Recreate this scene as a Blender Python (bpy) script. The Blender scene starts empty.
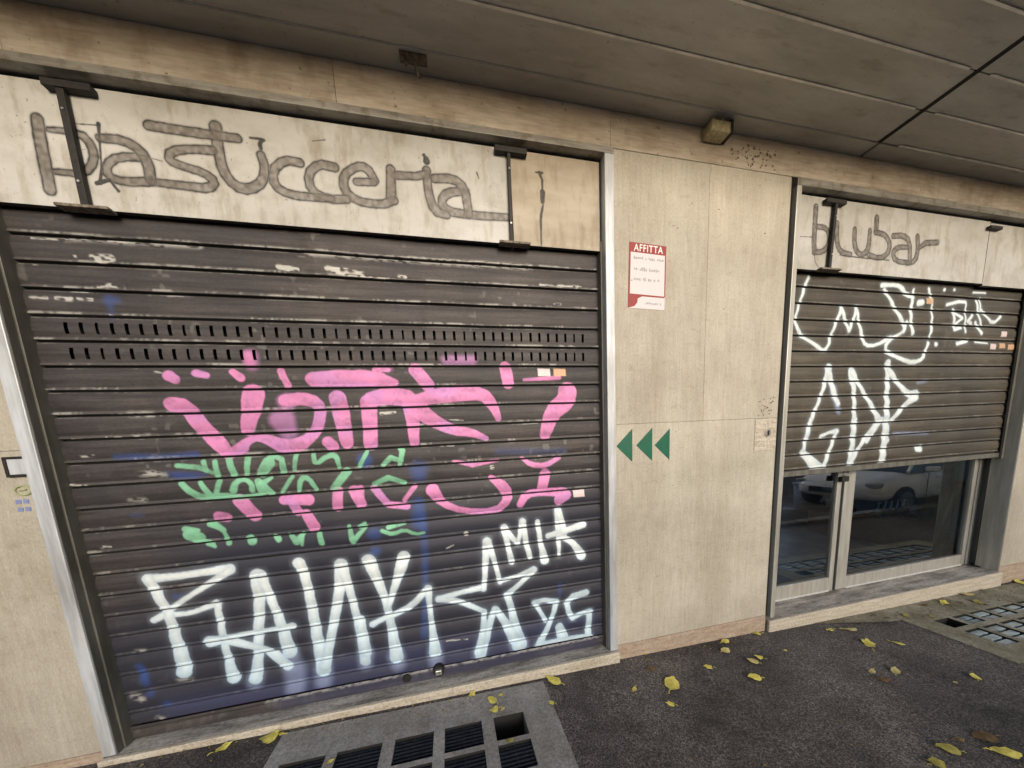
import bpy, bmesh, math, random
import numpy as np
from mathutils import Vector, Matrix
scene = bpy.context.scene
R = math.radians

# ---------------------------------------------------------------- camera
cam_d = bpy.data.cameras.new("camera"); cam = bpy.data.objects.new("camera", cam_d)
scene.collection.objects.link(cam); scene.camera = cam
YAW, PITCH, ROLL = 0.1939, 0.1271, -0.057
_cy, _sy, _cp, _sp, _cr, _sr = math.cos(YAW), math.sin(YAW), math.cos(PITCH), math.sin(PITCH), math.cos(ROLL), math.sin(ROLL)
_f = Vector((_sy*_cp, _cy*_cp, -_sp)); _r = Vector((_cy, -_sy, 0)); _u = _r.cross(_f)
_r2 = _r*_cr + _u*_sr; _u2 = _u*_cr - _r*_sr
cam.matrix_world = Matrix(((_r2.x, _u2.x, -_f.x, 0.0), (_r2.y, _u2.y, -_f.y, -1.9132), (_r2.z, _u2.z, -_f.z, 1.6), (0, 0, 0, 1)))
cam_d.sensor_fit = 'HORIZONTAL'; cam_d.sensor_width = 36.0
cam_d.lens = 36.0*287.4378/1024.0
cam_d.shift_x = (512-508.3089)/1024.0; cam_d.shift_y = (485.8459-384)/1024.0
cam_d.clip_start = 0.05; cam_d.clip_end = 600

# ---------------------------------------------------------------- light
SUN_EL, SUN_AZ = 30.0, 200.0      # azimuth measured so that the light comes from the street (-y), a little from the right
world = bpy.data.worlds.new("World"); scene.world = world; world.use_nodes = True
wn = world.node_tree.nodes; wl = world.node_tree.links
bg = wn['Background']; sky = wn.new('ShaderNodeTexSky'); sky.sky_type = 'NISHITA'; sky.sun_disc = False
sun_dir = Vector((0.12, -0.92, 0.27)).normalized()       # towards the sun
sky.sun_elevation = math.asin(sun_dir.z); sky.sun_rotation = math.atan2(sun_dir.x, sun_dir.y)
sky.air_density = 1.0; sky.dust_density = 3.0
wl.new(sky.outputs[0], bg.inputs[0]); bg.inputs[1].default_value = 0.15
sd = bpy.data.lights.new("sun", 'SUN'); sun = bpy.data.objects.new("sun", sd); scene.collection.objects.link(sun)
sd.energy = 1.7; sd.angle = R(34); sd.color = (1.0, 0.98, 0.96)
sun.rotation_euler = sun_dir.to_track_quat('Z', 'Y').to_euler()
scene.view_settings.view_transform = 'Standard'; scene.view_settings.look = 'None'
scene.view_settings.exposure = 0.22; scene.view_settings.gamma = 1.0
scene.cycles.max_bounces = 8

random.seed(7); rng = np.random.default_rng(7)
COL = scene.collection

# ---------------------------------------------------------------- helpers
def tag(o, label=None, cat=None, group=None, kind=None):
    if label: o['label'] = label
    if cat: o['category'] = cat
    if group: o['group'] = group
    if kind: o['kind'] = kind
    return o
def thing(name, label, cat, loc=(0, 0, 0), group=None):
    o = bpy.data.objects.new(name, None); COL.objects.link(o); o.location = loc
    o.empty_display_size = 0.1
    return tag(o, label, cat, group)
def obj(name, bm, mat, parent=None, bevel=0.0, smooth=False):
    me = bpy.data.meshes.new(name)
    if isinstance(bm, bmesh.types.BMesh):
        bmesh.ops.recalc_face_normals(bm, faces=bm.faces); bm.to_mesh(me); bm.free()
    else:
        me.from_pydata(*bm)
    for m in (mat if isinstance(mat, (list, tuple)) else [mat]): me.materials.append(m)
    o = bpy.data.objects.new(name, me); COL.objects.link(o)
    if parent:
        o.parent = parent
        o.matrix_parent_inverse = Matrix.Translation(-Vector(parent.location))
    if smooth:
        for p in me.polygons: p.use_smooth = True
    if bevel:
        b = o.modifiers.new('bevel', 'BEVEL'); b.width = bevel; b.segments = 2; b.limit_method = 'ANGLE'
    return o
def box(bm, x0, x1, y0, y1, z0, z1, M=None, mi=0):
    vs = [bm.verts.new((x, y, z)) for x in (x0, x1) for y in (y0, y1) for z in (z0, z1)]
    if M is not None:
        for v in vs: v.co = M @ v.co
    for f in ((0,1,3,2),(4,6,7,5),(0,4,5,1),(2,3,7,6),(0,2,6,4),(1,5,7,3)):
        bm.faces.new([vs[i] for i in f]).material_index = mi
    return vs
def B(*boxes):
    bm = bmesh.new()
    for b in boxes: box(bm, *b)
    return bm
def tube(bm, pts, r, n=8, caps=True):
    pts = [Vector(p) for p in pts]; rings = []
    for i, p in enumerate(pts):
        d = (pts[min(i+1, len(pts)-1)]-pts[max(i-1, 0)]).normalized()
        a = d.orthogonal().normalized() if i == 0 else (rings_a - d*rings_a.dot(d)).normalized()
        rings_a = a; b = d.cross(a)
        rr = r[i] if isinstance(r, (list, tuple)) else r
        rings.append([bm.verts.new(p+(a*math.cos(t)+b*math.sin(t))*rr) for t in [2*math.pi*k/n for k in range(n)]])
    for q, w in zip(rings[:-1], rings[1:]):
        for k in range(n): bm.faces.new((q[k], q[(k+1) % n], w[(k+1) % n], w[k]))
    if caps: bm.faces.new(rings[0][::-1]); bm.faces.new(rings[-1])
    return bm
def extr(bm, poly, y0, y1, mi=0):
    """prism: polygon of (x,z) between two y planes"""
    a = [bm.verts.new((x, y0, z)) for x, z in poly]; b = [bm.verts.new((x, y1, z)) for x, z in poly]
    bm.faces.new(a).material_index = mi; bm.faces.new(b[::-1]).material_index = mi
    for i in range(len(poly)):
        j = (i+1) % len(poly); bm.faces.new((a[i], b[i], b[j], a[j])).material_index = mi
    return bm

# ---------------------------------------------------------------- materials
def mat(name, col, rough=0.6, metal=0.0, noise=None, bump=None, spec=0.5, vary=0.0):
    """noise = list of (scale xyz, detail, dark, light, mix) multiplied on the colour; bump = (scale xyz, strength, distance)"""
    m = bpy.data.materials.new(name); m.use_nodes = True; nt = m.node_tree; N = nt.nodes; K = nt.links
    p = N['Principled BSDF']; p.inputs['Roughness'].default_value = rough; p.inputs['Metallic'].default_value = metal
    p.inputs['Specular IOR Level'].default_value = spec
    tc = N.new('ShaderNodeTexCoord')
    rgb = N.new('ShaderNodeRGB'); rgb.outputs[0].default_value = (*col, 1); cur = rgb.outputs[0]
    for sc, det, lo, hi, c0, c1 in (noise or []):
        mp = N.new('ShaderNodeMapping'); mp.inputs['Scale'].default_value = sc; K.new(tc.outputs['Object'], mp.inputs[0])
        nz = N.new('ShaderNodeTexNoise'); nz.inputs['Scale'].default_value = 1; nz.inputs['Detail'].default_value = det; nz.inputs['Roughness'].default_value = .65
        K.new(mp.outputs[0], nz.inputs[0])
        cr = N.new('ShaderNodeValToRGB'); cr.color_ramp.elements[0].position = lo; cr.color_ramp.elements[1].position = hi
        cr.color_ramp.elements[0].color = (*c0, 1); cr.color_ramp.elements[1].color = (*c1, 1)
        K.new(nz.outputs[0], cr.inputs[0])
        mx = N.new('ShaderNodeMix'); mx.data_type = 'RGBA'; mx.blend_type = 'MULTIPLY'; mx.inputs[0].default_value = 1
        K.new(cur, mx.inputs[6]); K.new(cr.outputs[0], mx.inputs[7]); cur = mx.outputs[2]
    if vary:                                           # each slab of stone a little different
        oi = N.new('ShaderNodeObjectInfo'); vr = N.new('ShaderNodeMapRange'); vr.inputs[3].default_value = 1-vary; vr.inputs[4].default_value = 1+vary*.4
        K.new(oi.outputs['Random'], vr.inputs[0]); vm = N.new('ShaderNodeVectorMath'); vm.operation = 'SCALE'; K.new(cur, vm.inputs[0]); K.new(vr.outputs[0], vm.inputs['Scale']); cur = vm.outputs[0]
    K.new(cur, p.inputs['Base Color'])
    if bump:
        sc, st, di = bump
        mp = N.new('ShaderNodeMapping'); mp.inputs['Scale'].default_value = sc; K.new(tc.outputs['Object'], mp.inputs[0])
        nz = N.new('ShaderNodeTexNoise'); nz.inputs['Scale'].default_value = 1; nz.inputs['Detail'].default_value = 6
        K.new(mp.outputs[0], nz.inputs[0])
        bp = N.new('ShaderNodeBump'); bp.inputs['Strength'].default_value = st; bp.inputs['Distance'].default_value = di
        K.new(nz.outputs[0], bp.inputs['Height']); K.new(bp.outputs[0], p.inputs['Normal'])
    m['cur'] = 0
    return m
W1 = (1, 1, 1)
def g(v): return (v, v, v)
stone = mat('travertine', (.55, .52, .45), .62, noise=[
    ((48, 48, 5), 7, .34, .66, (.84, .83, .81), W1), ((130, 130, 60), 4, .36, .62, (.82, .81, .79), W1), ((5, 5, .5), 6, .36, .66, (.88, .86, .83), (1.02, 1.02, 1.02)),
    ((1.3, 1.3, 1.6), 5, .34, .66, (.80, .78, .76), (1.05, 1.05, 1.05)), ((14, 14, 22), 6, .28, .46, (.86, .82, .77), W1), ((75, 75, 60), 2, .27, .305, (.40, .34, .27), W1)], bump=((80, 80, 30), .5, .004), vary=.10)
stone_beam = mat('travertine_beam', (.53, .475, .40), .65, noise=[
    ((3.5, 26, 26), 7, .34, .66, (.80, .78, .76), W1), ((6, 60, 60), 4, .4, .58, (.86, .84, .80), W1),
    ((2.2, 2, 5), 4, .32, .55, (.70, .64, .58), W1), ((24, 24, 24), 3, .30, .36, (.45, .36, .28), W1), ((3, 3, 1.5), 5, .30, .48, (.62, .56, .50), W1)], bump=((4, 60, 60), .35, .004), vary=.10)
stone_plinth = mat('travertine_plinth', (.46, .37, .29), .7, noise=[
    ((6, 30, 40), 6, .35, .65, (.68, .64, .60), W1), ((50, 50, 50), 4, .35, .55, (.75, .72, .7), W1)], bump=((40, 40, 40), .4, .004))
step_stone = mat('doorstep_stone', (.58, .53, .45), .6, noise=[
    ((4, 30, 40), 6, .35, .62, (.72, .68, .62), W1), ((60, 60, 60), 4, .38, .52, (.70, .68, .64), W1)], bump=((60, 60, 60), .3, .003))
tread_stone = mat('doorstep_tread_stone', (.42, .40, .37), .7, noise=[
    ((3, 14, 20), 7, .38, .60, (.38, .37, .36), W1), ((40, 60, 60), 5, .36, .55, (.60, .60, .58), W1)], bump=((60, 60, 60), .4, .004))
alu = mat('aluminium', (.60, .63, .67), .45, .25, noise=[((30, 30, 3), 4, .35, .6, (.72, .72, .72), W1), ((5, 5, 1.2), 4, .35, .62, (.75, .72, .68), W1)])
alu_frame = mat('aluminium_frame', (.30, .29, .26), .5, .3, noise=[((3, 30, 30), 5, .35, .6, (.6, .58, .55), W1), ((12, 12, 12), 4, .34, .5, (.62, .56, .5), W1)])
alu_dark = mat('dark_guide_metal', (.165, .16, .14), .55, .3, noise=[((14, 14, 2.4), 5, .35, .62, (.6, .58, .55), W1)])
door_alu = mat('door_aluminium', (.50, .49, .45), .42, .35, noise=[((20, 20, 2), 4, .35, .62, (.74, .72, .68), W1)])
black_steel = mat('black_steel', (.022, .019, .016), .6, .2, noise=[((40, 40, 40), 4, .4, .6, (.5, .5, .5), W1)])
rust_plate = mat('worn_plate', (.20, .17, .135), .7, .1, noise=[((40, 40, 40), 4, .4, .6, (.4, .36, .3), W1)])
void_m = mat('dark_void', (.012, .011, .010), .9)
canopy_m = mat('canopy_sheet', (.53, .515, .46), .6, noise=[((1.2, 6, 3), 5, .35, .65, (.72, .70, .68), W1), ((4, 20, 10), 5, .32, .45, (.82, .78, .74), W1), ((60,60,60), 3, .28, .34, (.55, .5, .45), W1)], bump=((6, 8, 8), .3, .01))
ridge_m = mat('canopy_ridge', (.80, .77, .70), .5, .1, noise=[((5, 5, 5), 3, .3, .6, g(.6), W1)])  # paler than the sheet: the light caught by the lips is put into the colour
asphalt = mat('asphalt', (.070, .066, .068), .85, noise=[
    ((150, 150, 150), 3, .38, .66, g(.30), (2.4, 2.3, 2.2)), ((1.1, 1.1, 1.1), 6, .34, .66, (.42, .41, .42), (1.45, 1.45, 1.42)), ((80, 80, 80), 2, .42, .62, g(.55), (1.5, 1.48, 1.45)),
    ((45, 45, 45), 2, .68, .76, W1, (2.4, 2.3, 2.1)), ((9, 9, 9), 5, .35, .6, g(.78), (1.1, 1.1, 1.1))], bump=((160, 160, 160), .9, .006))
concrete = mat('slab_concrete', (.31, .305, .30), .85, noise=[
    ((3, 3, 3), 6, .32, .66, (.55, .53, .50), (1.15, 1.15, 1.15)), ((60, 60, 60), 4, .36, .6, g(.72), (1.1, 1.1, 1.1)), ((170, 170, 170), 2, .35, .6, g(.7), W1)], bump=((70, 70, 70), .7, .005))
concrete_r = mat('slab_concrete_mossy', (.25, .235, .195), .85, noise=[
    ((4, 4, 4), 6, .35, .62, (.55, .55, .40), (1.15, 1.15, 1.1)), ((60, 60, 60), 4, .36, .6, g(.6), (1.1, 1.1, 1.1))], bump=((70, 70, 70), .8, .005))
grille_m = mat('grille_iron', (.030, .036, .050), .45, .5, noise=[((60, 60, 60), 3, .4, .6, g(.5), W1)])
lens_m = mat('glass_block', (.34, .42, .46), .25, 0, noise=[((14, 14, 14), 3, .38, .6, g(.45), W1)], spec=.8)
paper = mat('paper', (.64, .60, .63), .6); paper_red = mat('paper_red', (.28, .035, .035), .6); ink = mat('ink', (.12, .12, .14), .6); ink_w = mat('white_ink', (.82, .78, .76), .6); pale_ink = mat('pale_ink', (.36, .36, .38), .6)
green_vinyl = mat('green_vinyl', (.005, .115, .065), .4, noise=[((40, 40, 40), 3, .35, .6, g(.8), W1)])
plastic_w = mat('white_plastic', (.62, .62, .60), .45, noise=[((50, 50, 50), 3, .35, .6, g(.75), W1)])
plastic_yel = mat('aged_plastic', (.50, .44, .27), .5, noise=[((50, 50, 50), 3, .35, .6, g(.65), W1)])
steel = mat('steel', (.55, .54, .52), .35, .8, noise=[((40, 40, 40), 3, .35, .6, g(.6), W1)])
cardboard = mat('cardboard', (.17, .085, .045), .8, noise=[((8, 8, 8), 3, .35, .6, g(.7), W1)])
wood = mat('wood_board', (.33, .23, .12), .6, noise=[((30, 30, 2), 4, .35, .6, g(.7), W1)])
room_m = mat('room_plaster', (.30, .29, .28), .9, noise=[((2, 2, 2), 4, .35, .65, g(.6), W1)])
room_floor_m = mat('room_floor_tile', (.20, .22, .24), .35, noise=[((3, 3, 3), 5, .35, .65, g(.6), (1.2, 1.2, 1.2))])
leaf_mats = {'y': mat('leaf_yellow', (.66, .60, .14), .6, noise=[((60, 60, 60), 3, .35, .62, (.72, .66, .5), W1)]),
             'p': mat('leaf_pale', (.55, .48, .20), .6, noise=[((60, 60, 60), 3, .35, .62, (.7, .66, .6), W1)]),
             'o': mat('leaf_olive', (.30, .27, .055), .6, noise=[((60, 60, 60), 3, .35, .62, g(.6), W1)]),
             'b': mat('leaf_brown', (.14, .085, .035), .7, noise=[((60, 60, 60), 3, .35, .62, g(.5), W1)])}

def pane_material():
    m = bpy.data.materials.new('window_glass'); m.use_nodes = True; nt = m.node_tree; N = nt.nodes; K = nt.links
    N.remove(N['Principled BSDF']); out = N['Material Output']
    tr = N.new('ShaderNodeBsdfTransparent'); tr.inputs[0].default_value = (.86, .90, .90, 1)
    gl = N.new('ShaderNodeBsdfGlossy'); gl.inputs['Roughness'].default_value = .012
    fr = N.new('ShaderNodeFresnel'); fr.inputs[0].default_value = 3.1
    mx = N.new('ShaderNodeMixShader'); K.new(fr.outputs[0], mx.inputs[0]); K.new(tr.outputs[0], mx.inputs[1]); K.new(gl.outputs[0], mx.inputs[2]); K.new(mx.outputs[0], out.inputs[0])
    return m
glass = pane_material()
clear = bpy.data.materials.new('clear_glass_edge'); clear.use_nodes = True
_t = clear.node_tree.nodes.new('ShaderNodeBsdfTransparent'); clear.node_tree.links.new(_t.outputs[0], clear.node_tree.nodes['Material Output'].inputs[0])

def painted(name, base, rough, noise, metal=0.0, wearcol=(.42, .41, .38), bump=None):
    """base metal / plastic with a 'paint' colour attribute (rgb + coverage) and a 'wear' attribute laid over it"""
    m = mat(name, base, rough, metal, noise, bump); nt = m.node_tree; N = nt.nodes; K = nt.links; p = N['Principled BSDF']
    cur = p.inputs['Base Color'].links[0].from_socket
    at = N.new('ShaderNodeAttribute'); at.attribute_name = 'wear'
    mx = N.new('ShaderNodeMix'); mx.data_type = 'RGBA'; K.new(at.outputs['Fac'], mx.inputs[0]); K.new(cur, mx.inputs[6]); mx.inputs[7].default_value = (*wearcol, 1)
    ap = N.new('ShaderNodeAttribute'); ap.attribute_name = 'paint'
    # slightly uneven spray
    tc = N.new('ShaderNodeTexCoord'); nz = N.new('ShaderNodeTexNoise'); nz.inputs['Scale'].default_value = 45; nz.inputs['Detail'].default_value = 5; K.new(tc.outputs['Object'], nz.inputs[0])
    mr = N.new('ShaderNodeMapRange'); mr.inputs[1].default_value = .3; mr.inputs[2].default_value = .6; mr.inputs[3].default_value = .90; mr.inputs[4].default_value = 1; K.new(nz.outputs[0], mr.inputs[0])
    mu = N.new('ShaderNodeMath'); mu.operation = 'MULTIPLY'; K.new(ap.outputs['Alpha'], mu.inputs[0]); K.new(mr.outputs[0], mu.inputs[1])
    m2 = N.new('ShaderNodeMix'); m2.data_type = 'RGBA'; K.new(mu.outputs[0], m2.inputs[0]); K.new(mx.outputs[2], m2.inputs[6]); K.new(ap.outputs['Color'], m2.inputs[7])
    K.new(m2.outputs[2], p.inputs['Base Color'])
    return m

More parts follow.
